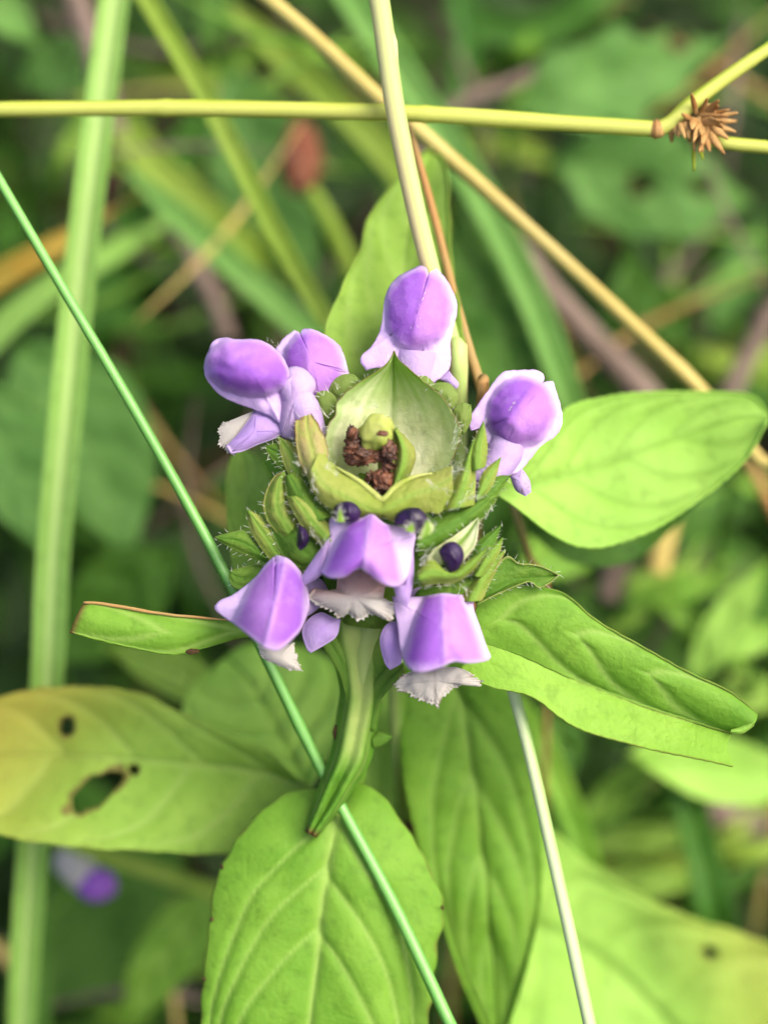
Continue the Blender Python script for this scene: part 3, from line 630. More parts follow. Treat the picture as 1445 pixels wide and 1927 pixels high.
cap('side_lobe', Z1((430, 1062), (500, 1075), (590, 1130), (650, 1200), (560, 1250), (450, 1290), (350, 1335), (270, 1350), (238, 1300), (330, 1200)), Z1((430, 1200))[0], 11.02, .06, M['petal_pale'], f, tilt=(.1, -.1), pale=lambda r, t, x, y: .25 + .4 * ss(.7, 1, r) + .3 * ss(500, 540, x))
cap('lower_lip', Z1((205, 1150), (280, 1120), (430, 1058), (400, 1120), (330, 1210), (262, 1345), (290, 1365), (240, 1320), (200, 1290), (195, 1240), (190, 1190)), Z1((300, 1190))[0], 11.06, .02, M['lip'], f, nth=170, jag=.17, njag=48, jagrange=lambda x, y: x < 432, pale=lambda r, t, x, y: .7)
# flower behind it
f = flower([(640, 850, 11.3), (618, 800, 11.35), (600, 745, 11.4), (590, 700, 11.42)], [.06, .09, .12, .10])
cap('hood', Z1((560, 700), (580, 640), (630, 570), (700, 517), (728, 528), (740, 548), (752, 518), (775, 506), (830, 514), (920, 555), (1000, 620), (1042, 700), (1070, 805), (1000, 860), (930, 925), (870, 1060), (800, 1000), (700, 900), (600, 800)),
    Z1((830, 730))[0], 11.45, .26, M['petal'], f, tilt=(-.1, -.25), ridge=(Z1((780, 560))[0], Z1((800, 800))[0]), rk=.02, rw=5, dome=oval(588, 690, 54, 66, 0, .2), pink=lit_flank_pink(*Z1((780, 560))[0], *Z1((760, 800))[0], 40, 0, .7), pale=lambda r, t, x, y: ss(.70, .93, r), jag=.012, njag=30)
# top flower
f = flower([(790, 800, 11.75), (785, 770, 11.65), (780, 720, 11.55), (785, 660, 11.5)], [.07, .14, .17, .15], label='topmost violet flower seen from the back of its hood')
cap('hood', Z2((300, 152), (360, 118), (420, 88), (452, 73), (488, 88), (499, 142), (512, 112), (558, 94), (602, 140), (650, 220), (682, 300), (684, 380), (660, 470), (640, 580), (645, 680), (620, 760), (510, 842), (420, 790), (300, 760), (180, 730), (100, 748), (66, 700), (72, 655), (125, 610), (180, 520), (205, 430), (215, 330), (250, 215)),
    Z2((425, 400))[0], 11.48, .30, M['petal'], f, tilt=(0, -.3), ridge=(Z2((490, 130))[0], Z2((410, 480))[0]), rk=.03, rw=4, dome=oval(787, 582, 58, 74, .12, .16), pink=lit_flank_pink(*Z2((500, 100))[0], *Z2((400, 520))[0], 40, 0, .75),
    jag=.01, njag=34, wave=.02)
cap('side_lobe', Z2((570, 800), (630, 748), (665, 790), (698, 830), (690, 862), (655, 862), (630, 835)), Z2((640, 810))[0], 11.4, .05, M['petal_pale'], f, pale=lambda r, t, x, y: .5, edgefn=lambda x, y, r: .9 * math.exp(-((x - 849) ** 2 + (y - 727) ** 2) / 12), nr=10, nth=40)
# flower on the far side
f = flower([(890, 910, 11.0), (925, 890, 11.1), (950, 850, 11.22), (955, 810, 11.3)], [.06, .10, .13, .12], label='violet flower beside the pale oval leaf')
cap('hood', Z2((980, 765), (1080, 750), (1190, 746), (1240, 772), (1252, 795), (1240, 832), (1270, 820), (1305, 822), (1332, 900), (1355, 980), (1366, 1080), (1332, 1160), (1225, 1240), (1160, 1320), (1090, 1400), (1040, 1422), (965, 1390), (955, 1320), (910, 1360), (888, 1345), (900, 1250), (870, 1180), (862, 1072), (775, 1135), (765, 1065), (820, 975), (900, 862)),
    Z2((1090, 1040))[0], 11.3, .28, M['petal'], f, tilt=(.1, -.25), ridge=(Z2((1140, 900))[0], Z2((990, 1110))[0]), rk=.03, rw=4, dome=oval(980, 776, 60, 64, .5, .18), pink=lit_flank_pink(*Z2((1200, 850))[0], *Z2((980, 1130))[0], 50, 0, .7),
    jag=.012, njag=38, wave=.02)
cap('lower_lip', Z2((1030, 1430), (1100, 1375), (1135, 1420), (1160, 1470), (1166, 1535), (1130, 1562), (1095, 1545), (1060, 1515)), Z2((1100, 1470))[0], 11.22, .10, M['petal_pale'], f, pale=lambda r, t, x, y: .65, nr=10, nth=40, edgefn=lambda x, y, r: .8 * ss(.3, .6, N3((x, y, 0), .2)))
# front flower
f = flower([(700, 1100, 11.2), (694, 1085, 11.0), (690, 1070, 11.05), (688, 1060, 11.0)], [.10, .13, .14, .12], 'petal_pale', label='front violet flower with two-lobed hood over a white fringed lip')
dome = lambda r, t, x, y: max(ss(.72, .95, r), ss(22, 70, abs(x - 692 + (y - 1000) * .1) - 8 - (y - 965) * .62) * .8)
cap('hood', Z4((795, 163), (760, 185), (720, 195), (660, 188), (612, 184), (600, 200), (600, 290), (585, 380), (560, 440), (600, 466), (660, 460), (705, 432), (742, 415), (790, 448), (840, 485), (890, 506), (935, 496), (965, 450), (985, 350), (1002, 262), (960, 240), (900, 225), (850, 212)),
    Z4((775, 340))[0], 10.72, .24, M['petal'], f, tilt=(0, -.45), ridge=(Z4((795, 170))[0], Z4((745, 420))[0]), rk=.0, rw=9, dome=fan(699, 962, 680, 1098, 18, 74, .75), belly=.10, pink=lit_flank_pink(*Z4((795, 170))[0], *Z4((745, 420))[0], 40, 0.0, .95), pale=dome, nth=120)
cap('side_lobe', Z4((600, 275), (590, 380), (565, 440), (540, 470), (475, 505), (458, 490), (470, 460), (530, 370)), Z4((545, 420))[0], 10.76, .05, M['petal_pale'], f, tilt=(-.3, 0), pale=lambda r, t, x, y: .25 + .3 * r, pink=lambda x, y, r: .3, nr=10, nth=50)
cap('side_lobe', Z4((990, 330), (992, 430), (985, 510), (962, 602), (945, 600), (915, 565), (900, 510), (950, 490), (975, 420)), Z4((955, 510))[0], 10.72, .05, M['petal_pale'], f, tilt=(.3, 0), pale=lambda r, t, x, y: .2 + .2 * r, pink=lambda x, y, r: .3, nr=10, nth=50)
cap('lower_lip', Z4((640, 440), (745, 410), (860, 500), (850, 560), (905, 590), (900, 640), (890, 670), (840, 655), (800, 640), (730, 660), (680, 640), (650, 655), (590, 620), (530, 590), (490, 560), (520, 520), (570, 530), (630, 520)), Z4((715, 555))[0], 10.86, .10, M['lip'], f, tilt=(0, -.15),
    nth=170, jag=.11, njag=52, jagrange=lambda x, y: y > 1130, pale=lambda r, t, x, y: ss(1105, 1135, y), pink=lambda x, y, r: 1, edgefn=lambda x, y, r: .55 * ss(.25, .5, N3((x, y, 0), .11)) * ss(.6, 1, r))
# flower on the rush side
f = flower([(600, 1110, 11.2), (580, 1120, 11.08), (555, 1130, 10.98), (530, 1140, 10.9)], [.10, .13, .15, .12], label='violet flower hanging against the dark rush stalk')
cap('hood', Z4((350, 363), (400, 378), (440, 415), (472, 460), (495, 530), (500, 600), (470, 690), (430, 745), (360, 803), (300, 795), (240, 750), (180, 702), (120, 660), (70, 622), (62, 602), (90, 575), (150, 548), (250, 470), (300, 408)),
    Z4((340, 590))[0], 10.84, .24, M['petal'], f, tilt=(-.15, -.4), ridge=(Z4((380, 430))[0], Z4((360, 790))[0]), rk=.0, rw=12, dome=fan(535, 1066, 498, 1222, 30, 66, .6), belly=.10, pink=lambda x, y, r: .55 * ss(535, 500, x), pale=lambda r, t, x, y: max(ss(.70, .97, r) * (1 - .5 * ss(540, 575, x)), ss(1078, 1052, y)), nth=110)
cap('side_lobe', Z4((470, 720), (500, 660), (560, 628), (610, 650), (650, 662), (632, 740), (570, 785), (512, 818), (492, 800)), Z4((560, 710))[0], 11.0, .05, M['petal_pale'], f, pale=lambda r, t, x, y: .15 + .3 * r, nr=10, nth=50)
cap('lower_lip', Z4((265, 788), (340, 790), (430, 775), (445, 840), (462, 905), (420, 900), (380, 888), (330, 865), (285, 840)), Z4((360, 835))[0], 10.98, .04, M['lip'], f, nth=170, jag=.13, njag=48, jagrange=lambda x, y: y > 1222, pale=lambda r, t, x, y: .8, nr=12)
# flower over the folded leaf
f = flower([(770, 1120, 11.2), (790, 1150, 11.08), (812, 1180, 10.98), (822, 1200, 10.9)], [.10, .13, .15, .12], label='violet flower hanging beside the folded pale leaf')
cap('hood', Z4((895, 558), (960, 560), (1040, 556), (1130, 543), (1190, 548), (1250, 547), (1268, 575), (1272, 620), (1300, 700), (1330, 790), (1350, 835), (1335, 855), (1250, 866), (1180, 858), (1110, 888), (1030, 908), (985, 900), (952, 860), (930, 790), (920, 700), (905, 620)),
    Z4((1110, 700))[0], 10.82, .24, M['petal'], f, tilt=(.1, -.4), ridge=(Z4((1135, 550))[0], Z4((1150, 860))[0]), rk=.0, rw=9, dome=fan(832, 1110, 836, 1262, 18, 76, .7), belly=.10, pink=lit_flank_pink(*Z4((1135, 550))[0], *Z4((1150, 870))[0], 40, 0, .95),
    pale=lambda r, t, x, y: max(ss(.72, .96, r), ss(12, 45, abs(x - 837) - 6 - (y - 1118) * .42) * .75), nth=120)
cap('side_lobe', Z4((860, 690), (905, 670), (925, 720), (938, 850), (915, 880), (880, 898), (855, 860), (834, 760)), Z4((890, 780))[0], 10.92, .05, M['petal_pale'], f, pale=lambda r, t, x, y: .1 + .3 * r, nr=10, nth=50)
cap('lower_lip', Z4((905, 965), (930, 930), (985, 908), (1090, 885), (1190, 888), (1250, 908), (1300, 950), (1295, 970), (1230, 965), (1180, 985), (1130, 1025), (1105, 1072), (1050, 1050), (1000, 1030), (950, 1000), (915, 990)), Z4((1090, 950))[0], 10.98, .05, M['lip'], f, tilt=(0, -.2),
    nth=170, jag=.10, njag=46, jagrange=lambda x, y: y > 1268, pale=lambda r, t, x, y: .75 - .6 * math.exp(-((x - 818) / 3.0) ** 2), edgefn=lambda x, y, r: .6 * ss(.15, .5, N3((x, y, 0), .09)) * ss(.75, 1, r), wave=.03)

# white hairs along calyx edges
H = []
for a in (((842, 905), (862, 770), 26, 22, 35, 50, 10.82), ((800, 735), (850, 775), 10, 26, 60, 30, 10.95), ((600, 745), (640, 730), 10, 26, 130, 40, 10.95), ((600, 770), (625, 790), 8, 30, 150, 40, 10.9), ((560, 870), (600, 930), 14, 24, 120, 40, 10.66),
          ((588, 905), (615, 880), 10, 18, 60, 60, 10.66), ((580, 1000), (610, 1030), 14, 22, 80, 40, 10.68), ((775, 1000), (800, 1110), 26, 26, 30, 40, 10.7), ((800, 1030), (780, 1100), 16, 26, 5, 25, 10.7), ((840, 960), (900, 930), 18, 20, 20, 50, 10.62),
          ((845, 900), (870, 860), 18, 24, 20, 60, 10.7), ((800, 900), (840, 925), 12, 22, -30, 40, 10.62), ((850, 1095), (880, 1110), 10, 18, -40, 50, 10.75), ((500, 640), (528, 655), 8, 11, 110, 25, 10.85), ((690, 770), (712, 768), 5, 20, 150, 30, 10.75), ((640, 900), (600, 870), 10, 18, 100, 50, 10.6), ((900, 985), (930, 960), 12, 16, 70, 40, 10.8),
          ((905, 880), (860, 960), 14, 15, 60, 40, 10.72), ((870, 1150), (860, 1120), 6, 22, 60, 30, 10.9)):
    (x0, y0), (x1, y1), *r = a; H.append((x0, y0, x1, y1, *r))
H = [h[:4] + (max(3, h[4] * 6 // 10),) + h[5:] for h in H]
hairs('hairs', H + HB, M['hair'], plant)
hairs('keel_hairs', [(800, 545, 782, 612, 9, 8, 250, 30, 11.12), (775, 622, 780, 620, 2, 8, 110, 30, 11.12), (968, 755, 950, 802, 8, 8, 240, 30, 10.98)], M['hair'], plant, 3)

# ---------------------------------------------------------------- stalks and grasses in sharp view
def stalk(name, label, cat, pts, rpx, mat, group=None, to_ground=True, **k):
    W = W3(pts)
    rr = [interp(rpx, i / (len(pts) - 1)) * pxcm(pts[i][2]) for i in range(len(pts))]
    if to_ground:
        e = W[-1]; t = (W[-1] - W[-2]).normalized()
        h = Vector((t.x, t.y, 0)) * min(3, e.z) * .5
        if e.z > .5: W += [e + h * .6 + Vector((0, 0, -e.z * .5)), Vector((e.x + h.x, e.y + h.y, -.1))]; rr += [rr[-1], rr[-1]]
    o = tube(name, W, rr, M[mat], n=k.pop('n', 90), sides=k.pop('sides', 16), **k)
    return tag(o, label, cat, group)
stalk('rush_stalk', 'slender dark green rush stalk slanting under the flower head', 'grass stalk',
      [(-60, 235, 11.9), (0, 340, 11.85), (120, 545, 11.75), (250, 765, 11.7), (360, 960, 11.65), (440, 1112, 11.65), (505, 1245, 11.75), (612, 1462, 12.0), (740, 1700, 11.85), (850, 1935, 11.6), (900, 2040, 11.6)], [9, 10, 11, 12, 12, 13], 'rush', streak_at=-.5)
stalk('rush_stalk', 'pale straw-white rush stalk emerging from beneath the folded leaf', 'grass stalk',
      [(930, 1180, 12.2), (968, 1310, 11.95), (992, 1400, 11.8), (1022, 1530, 11.7), (1062, 1710, 11.6), (1112, 1940, 11.5), (1140, 2060, 11.6)], [11, 11.5, 13, 16, 18], 'rush_pale', streak_at=.6)
# sedge with a jointed bend and a spikelet cluster
sg = thing('sedge', 'yellow-green sedge stalk lying level with a brown spikelet cluster at its joint', 'sedge', P(1235, 243, 12.1))
def tpx(name, pts, rpx, mat, parent, **k): return tube(name, W3(pts), [r * pxcm(pts[0][2]) for r in rpx], M[mat], parent, **k)
tpx('stalk', [(-80, 208, 12.4), (0, 206, 12.35), (200, 204, 12.3), (400, 204, 12.25), (760, 213, 12.15), (1000, 228, 12.1), (1234, 243, 12.05)], [14, 14, 15, 15, 15, 15.5, 14], 'sedge', sg, n=90, sides=16, streak_at=.3)
tpx('joint', [(1226, 242.5, 12.05), (1232, 243, 12.04), (1240, 242, 12.04), (1246, 240, 12.03)], [14.5, 17, 16.5, 14], 'spikelet', sg, n=16, sides=14)
tpx('side_branch', [(1236, 243, 12.04), (1260, 232, 12.03), (1290, 204, 12.02), (1330, 172, 12.02), (1400, 122, 12.02), (1500, 55, 12.05)], [14, 14, 13, 12, 12], 'sedge', sg, n=40, sides=14, streak_at=.3)
tpx('side_branch', [(1290, 250, 12.1), (1360, 268, 12.1), (1420, 275, 12.1), (1520, 284, 12.1)], [11, 12, 12, 12], 'sedge', sg, n=30, sides=14, streak_at=.3)
rnd = random.Random(4)
SP = [(1310, 215, 1300, 175), (1318, 215, 1330, 185), (1325, 215, 1352, 188), (1330, 222, 1388, 212), (1332, 228, 1385, 228), (1334, 235, 1384, 248), (1325, 240, 1362, 290), (1318, 240, 1335, 285), (1310, 240, 1322, 286), (1304, 240, 1306, 285), (1299, 238, 1296, 270), (1330, 232, 1370, 262), (1322, 220, 1372, 206), (1300, 225, 1282, 214), (1262, 238, 1263, 268), (1276, 228, 1288, 260), (1270, 234, 1276, 258), (1286, 226, 1296, 262), (1304, 262, 1305, 322), (1312, 262, 1322, 300), (1296, 215, 1288, 190), (1340, 226, 1360, 240), (1315, 228, 1345, 200)]
for q in range(26):
    an = rnd.uniform(-1.2, 2.1); ln = rnd.uniform(22, 56); x, y = 1318 + rnd.uniform(-14, 14), 228 + rnd.uniform(-12, 12)
    SP.append((x, y, x + math.cos(an) * ln, y + math.sin(an) * ln * .9))
for (x0, y0, x1, y1) in SP:
    a = Vector((x0, y0, 0)); b = Vector((x1, y1, 0)); t = (b - a).normalized(); nn = Vector((-t.y, t.x, 0)); wd = rnd.uniform(4, 8) if y1 < 299 else 2.5; dz = rnd.uniform(-.35, .2)
    L = []; Mi = []; R = []
    for q, wq in ((0, .5), (.35, 1), (.7, .7), (1, .05)):
        c = a.lerp(b, q); L.append((c.x + nn.x * wd * wq, c.y + nn.y * wd * wq, 12.0 + dz * q)); Mi.append((c.x, c.y, 11.97 + dz * q)); R.append((c.x - nn.x * wd * wq, c.y - nn.y * wd * wq, 12.0 + dz * q))
    loft('spikelet', [W3(L), W3(Mi), W3(R)], M['spikelet'] if y1 < 299 else M['sedge'], sg, nu=8, nv=4, midvein=False, solid=.012)
stalk('straw_stalk', 'long golden straw slanting behind the level sedge stalk', 'straw', [(430, -70, 12.9), (490, -15, 12.9), (600, 80, 12.9), (720, 192, 12.85), (790, 248, 12.8), (980, 418, 12.9), (1180, 602, 13.0), (1320, 738, 13.1), (1430, 870, 13.3), (1500, 960, 13.4)], [15, 15, 15, 14, 14, 13, 12, 11, 11], 'straw', streak_at=1.4)
ps = stalk('straw_stalk', 'pinkish sheathed stalk running down behind the topmost flower', 'straw', [(704, -60, 11.7), (714, 0, 11.7), (728, 100, 11.7), (745, 215, 11.7), (780, 385, 11.75), (812, 515, 11.85), (850, 650, 12.0), (862, 760, 12.1)], [19, 18, 18, 15, 10.5, 9, 6, 4], 'straw_pink', streak_at=-.9, wob=.06)
o = tpx('sheath', [(733, 40, 11.68), (741, 85, 11.66), (743, 120, 11.68), (748, 170, 11.7)], [3, 7, 7, 2], 'straw_pink', ps, n=16, sides=10)
stalk('dry_strand', 'thin rust-orange dry strand beside the upright leaf', 'straw', [(752, 200, 12.3), (775, 260, 12.3), (820, 420, 12.35), (850, 540, 12.3), (880, 650, 12.2), (905, 735, 12.1), (905, 800, 12.2)], [6, 9, 11, 11, 11, 12, 8], 'orange_dry', wob=.1)
stalk('dry_strand', 'thin brown strand under the pale oval leaf', 'straw', [(962, 940, 12.9), (978, 990, 12.8), (1000, 1060, 12.8), (1030, 1160, 13.0)], [6, 7, 7], 'orange_dry')
def blade(name, label, cat, pts, wpx, mat, group=None, keel=.12, twist=0.0, to_ground=False, nu=60, nv=10, vcol=.0, **k):
    W = W3(pts); ww = [interp(wpx, i / (len(pts) - 1)) * pxcm(pts[i][2]) / 2 for i in range(len(pts))]
    if to_ground:
        e = W[-1]
        if e.z > .5: W.append(Vector((e.x, e.y + .4, -.1))); ww.append(ww[-1])
    L = []; R = []; Mi = []
    for i, c in enumerate(W):
        t = (W[min(len(W) - 1, i + 1)] - W[max(0, i - 1)]).normalized(); v = (c - CAM).normalized()
        lat = t.cross(v); lat = lat.normalized() if lat.length > 1e-4 else RT
        nrm = lat.cross(t)
        lat = lat * math.cos(twist) + nrm * math.sin(twist)
        if nrm.dot(v) < 0: nrm = -nrm
        L.append(c - lat * ww[i]); R.append(c + lat * ww[i]); Mi.append(c + nrm * (keel * ww[i] * 2))
    o = loft(name, [L, Mi, R], M[mat], nu=nu, nv=nv, lin=True, vdep=.0, vcol=vcol, midw=.05, wob=.01, base=W[-1], solid=.01, **k)
    return tag(o, label, cat, group)
blade('grass_blade', 'broad upright pale green grass blade with light midrib', 'grass blade', [(232, -80, 13.6), (215, 0, 13.5), (182, 250, 13.4), (152, 500, 13.3), (122, 800, 13.2), (100, 1050, 13.2), (88, 1300, 13.3), (62, 1600, 13.5), (48, 1800, 13.7), (40, 1960, 13.9), (34, 2140, 14.2), (30, 2400, 14.8)], [52, 56, 60, 62, 62, 58, 54, 50, 50], 'blade', keel=.35, vcol=1.0, nu=100, nv=14)
blade('grass_blade', 'narrow yellow-green blade crossing under the level sedge stalk', 'grass blade', [(240, -70, 14.2), (285, 10, 14.1), (400, 205, 14), (520, 440, 13.8), (620, 612, 13.6), (690, 740, 13.6)], [34, 36, 38, 36, 34], 'blade_yel', keel=.25, to_ground=True)

# ---------------------------------------------------------------- the neighbouring plant
nb = thing('neighbour_plant', 'leafy green plant with long hanging leaves and brownish stem beside the flower', 'plant', P(770, 1700, 16))
tube('stem', W3([(745, 1250, 12.5), (747, 1320, 12.6), (756, 1450, 12.8), (772, 1580, 13.3), (775, 1680, 14.5)]) + [Vector((ROOT[nb.name].x, ROOT[nb.name].y, -.1))], [.07, .075, .08, .09, .1, .1], M['stem'], nb, n=50, sides=12, streak_at=1.0)
blob('stem_scar', P(772, 1545, 13.0), .09, M['wither'], nb, (.6, 1.4, .5), .3, 3, 8)
loft('leaf', [W3(dep([(762, 1220), (752, 1330), (760, 1470), (790, 1600), (830, 1730), (862, 1830), (905, 1930), (935, 2000)], [12.6, 12.66, 12.74, 12.9])),
              W3(dep([(830, 1220), (866, 1320), (886, 1430), (902, 1560), (916, 1700), (926, 1820), (938, 2000)], [12.6, 12.66, 12.72, 12.9])),
              W3(dep([(900, 1220), (985, 1320), (1012, 1430), (1020, 1560), (1018, 1700), (990, 1830), (955, 1940), (940, 2000)], [12.62, 12.66, 12.72, 12.9]))],
     M['leaf'], nb, nu=140, nv=60, veins=4, sweep=.36, vdep=.026, vwid=.05, ser=.01, solid=.014, bulge=.06, wob=.06, seed=21, midw=.045, vcol=.5)
def ylo(u, s, p): return .5 * ss(.45, 1, u + .25 * -s)
loft('leaf', [W3(dep([(960, 1640), (1010, 1560), (1060, 1580), (1120, 1632), (1250, 1705), (1445, 1775), (1560, 1830), (1640, 1930)], [13.6, 14.0, 14.2])),
              W3(dep([(955, 1680), (1010, 1735), (1085, 1775), (1165, 1830), (1262, 1925), (1400, 2010), (1640, 1960)], [13.8, 14.2, 14.2])),
              W3(dep([(950, 1720), (955, 1800), (945, 1950), (1000, 2080), (1150, 2160), (1350, 2150), (1640, 1980)], [13.6, 13.8, 14.0]))],
     M['leaf_light'], nb, nu=100, nv=60, veins=4, sweep=.18, vdep=.03, vwid=.06, ser=.014, nser=9, solid=.012, wob=.06, seed=22, midw=.06, vcol=.5, yellow=ylo, holes=((1335, 1792, 14, 11, .3),), label='large pale leaf yellowing at its edge with a small hole')
loft('leaf', [W3(dep([(1180, 1420), (1260, 1380), (1380, 1390), (1470, 1430)], [15.0, 15.5])), W3(dep([(1200, 1430), (1300, 1440), (1400, 1450), (1490, 1470)], [15.1, 15.6])), W3(dep([(1210, 1440), (1310, 1500), (1410, 1515), (1490, 1490)], [15, 15.5]))], M['leaf_light'], nb, nu=40, nv=20, veins=3, solid=.01, seed=23, vcol=.4)

# ---------------------------------------------------------------- soft surroundings, one thing each
def weed(label, pts, wpx, mat, name='broad_leaf', cat='leaf', group=None, fold=-.12, veins=4, stalk_r=.05, seed=0, shape=(0.02, .62, .95, 1.0, .9, .66, .3, .02), stem=True, lobes=0.0, holes=(), twist=0.0):
    """a leaf on its own stalk that rises from the soil; pts base -> tip"""
    W = W3(pts); n = 10; C = spline(W, n)
    b = C[0]
    t = thing(name, label, cat, Vector((b.x, b.y + .3, 0)), group)
    L = []; R = []
    for i, c in enumerate(C):
        f = i / n; tn = (C[min(n, i + 1)] - C[max(0, i - 1)]).normalized(); v = (c - CAM).normalized()
        lat = tn.cross(v).normalized(); nrm = lat.cross(tn)
        if nrm.dot(v) < 0: nrm = -nrm
        lat = lat * math.cos(twist) + nrm * math.sin(twist)
        h = wpx * interp(shape, f) / 2 * pxcm(pts[0][2])
        l1 = 1 + lobes * math.sin(i * 2.7 + seed); l2 = 1 + lobes * math.sin(i * 2.3 + seed + 2)
        L.append(c - lat * h * l1 + nrm * (fold * h)); R.append(c + lat * h * l2 + nrm * (fold * h))
    loft('leaf', [L, C, R], M[mat], t, nu=40, nv=20, veins=veins, sweep=.18, vdep=.03, vwid=.06, ser=.03, nser=8, wob=.08, seed=seed, vcol=.5, solid=.01, holes=holes)
    if stem and b.z > .3:
        tube('leaf_stalk', [b, b + Vector((.05, .15, -b.z * .4)), Vector((b.x, b.y + .3, -.1))], [stalk_r, stalk_r * 1.2, stalk_r * 1.4], M['leaf_dark'], t, n=10, sides=8)
    return t
BG = 'blurred leaves of the undergrowth'
weed('ragged blue-green leaf above the sedge spikelets', [(960, 215, 17), (1080, 165, 17), (1220, 130, 17.3), (1375, 70, 17.6)], 170, 'leaf_jade', seed=1, lobes=.22, group=BG, holes=((1275, 80, 22, 16, 0),))
weed('broad blue-green leaf with two dark spots below the sedge spikelets', [(1040, 300, 17.5), (1150, 320, 17.5), (1280, 360, 17.5), (1420, 380, 17.8)], 210, 'leaf_jade', seed=2, lobes=.14, group=BG, holes=((1205, 350, 22, 18, 0), (1320, 352, 20, 16, 0)))
weed('dull olive leaf behind the upright leaf', [(960, 760, 15), (950, 640, 15.2), (900, 520, 15.4), (850, 400, 15.6)], 210, 'leaf_teal', seed=3, group=BG)
weed('large mid-green leaf behind the upright grass blade', [(40, 640, 16), (120, 760, 16), (200, 900, 16), (250, 1060, 16)], 260, 'leaf_jade', seed=4, group=BG)
weed('pale mid-green leaf tucked against the upright grass blade', [(-60, 700, 15.6), (0, 820, 15.6), (60, 930, 15.5), (120, 1080, 15.4)], 180, 'leaf_jade', seed=5, group=BG)
weed('dark glossy green leaf above the narrow brown-rimmed leaf', [(330, 1030, 16), (250, 1100, 16), (170, 1180, 16), (60, 1250, 16)], 170, 'leaf_dark', seed=6, group=BG)
weed('yellow-green leaf below the narrow brown-rimmed leaf', [(430, 1320, 14.6), (340, 1270, 14.6), (260, 1235, 14.7), (190, 1215, 14.8)], 90, 'leaf_low', seed=7, group=BG)
weed('deep green leaf under the holed leaf', [(330, 1600, 17), (230, 1700, 17), (130, 1800, 17), (10, 1930, 17)], 300, 'leaf_teal', seed=8, group=BG, veins=3)
weed('long slanting green leaf below the yellow stalk', [(420, 1660, 15.5), (370, 1730, 15.5), (300, 1820, 15.5), (230, 1950, 15.6)], 120, 'leaf', seed=9, group=BG)
weed('blue-green leaf behind the rust-red seed head', [(430, 120, 17.5), (470, 230, 17.5), (520, 380, 17.4), (600, 560, 17.2)], 190, 'leaf_jade', seed=10, group=BG)
weed('small pale leaf hanging at the top edge', [(420, -40, 17), (410, 20, 17), (395, 70, 17), (385, 110, 17)], 70, 'leaf_teal', seed=11, group=BG)
weed('grey-green leaf in the top corner beside the mauve twig', [(200, 90, 17.5), (140, 115, 17.5), (80, 140, 17.5), (20, 165, 17.6)], 110, 'leaf_jade', seed=12, group=BG)
weed('bluish pale leaf cut by the top corner', [(-50, -30, 17), (0, 10, 17), (40, 50, 17), (75, 90, 17)], 80, 'blade_blue', seed=13, group=BG)
weed('fresh green leaf under the pale oval leaf', [(980, 1070, 15.5), (1040, 1040, 15.6), (1110, 1020, 15.7), (1190, 1030, 15.8)], 110, 'leaf', seed=14, group=BG)
weed('teal-green leaf above the folded leaf tip', [(1050, 1130, 16.5), (1130, 1160, 16.5), (1220, 1220, 16.5), (1330, 1290, 16.6)], 130, 'leaf_teal', seed=15, group=BG)
FR = 'bright blurred shoots beside the folded leaf'
for k, (pts, wd, mt, lb) in enumerate((
    ([(1300, 1290, 15.5), (1350, 1200, 15.5), (1400, 1120, 15.5), (1450, 1050, 15.5)], 75, 'leaf_light', 'bright upright shoot rising past the folded leaf tip'),
    ([(1420, 1260, 15.8), (1340, 1210, 15.8), (1270, 1150, 15.8), (1200, 1110, 15.8)], 55, 'leaf', 'slanting bright shoot crossing the upright shoot'),
    ([(1480, 1190, 15.6), (1420, 1200, 15.6), (1360, 1220, 15.6), (1300, 1260, 15.6)], 60, 'leaf_light', 'short bright shoot at the picture edge'),
    ([(1180, 1130, 15.8), (1250, 1115, 15.8), (1320, 1100, 15.8), (1390, 1090, 15.8)], 55, 'leaf', 'level bright shoot below the pale oval leaf'),
    ([(1090, 1560, 16), (1150, 1500, 16), (1200, 1450, 16), (1260, 1400, 16)], 60, 'leaf', 'green shoot under the folded leaf'),
    ([(1100, 1590, 16.5), (1190, 1580, 16.5), (1270, 1575, 16.5), (1340, 1570, 16.5)], 55, 'leaf_low', 'level green shoot under the folded leaf'),
    ([(1120, 1640, 16.5), (1190, 1660, 16.5), (1260, 1660, 16.5), (1330, 1650, 16.5)], 60, 'leaf_low', 'low green shoot above the large pale leaf'),
    ([(1300, 1690, 16.5), (1350, 1670, 16.5), (1400, 1650, 16.5), (1460, 1620, 16.5)], 40, 'leaf_teal', 'thin green shoot above the large pale leaf'),
    ([(1350, 1290, 16.2), (1400, 1300, 16.2), (1440, 1310, 16.2), (1480, 1330, 16.2)], 80, 'leaf_low', 'broad shoot behind the folded leaf tip'),
    ([(1020, 1330, 15.0), (1050, 1380, 15.0), (1070, 1420, 15.0), (1075, 1470, 15.0)], 90, 'leaf_teal', 'soft green shoot beside the pale rush stalk'),
    ([(1340, 620, 20), (1380, 540, 20), (1410, 470, 20), (1450, 400, 20)], 80, 'leaf_jade', 'yellowish shoot below the spotted leaf'),
    ([(1150, 640, 17.5), (1180, 560, 17.5), (1190, 500, 17.5), (1180, 440, 17.5)], 70, 'leaf_dark', 'dark shoot below the golden straw'),
    ([(1300, 640, 17.0), (1260, 600, 17.0), (1230, 560, 17.0), (1210, 500, 17.0)], 90, 'leaf_dark', 'dark green shoot above the pale oval leaf'),
    ([(1380, 900, 16), (1410, 905, 16), (1440, 915, 16), (1480, 930, 16)], 50, 'leaf', 'bright green shoot beyond the pale oval leaf tip'))):
    weed(lb, pts, wd, mt, 'leafy_shoot', 'shoot', FR, seed=30 + k, veins=2)
GB = 'blurred grass blades in the undergrowth'
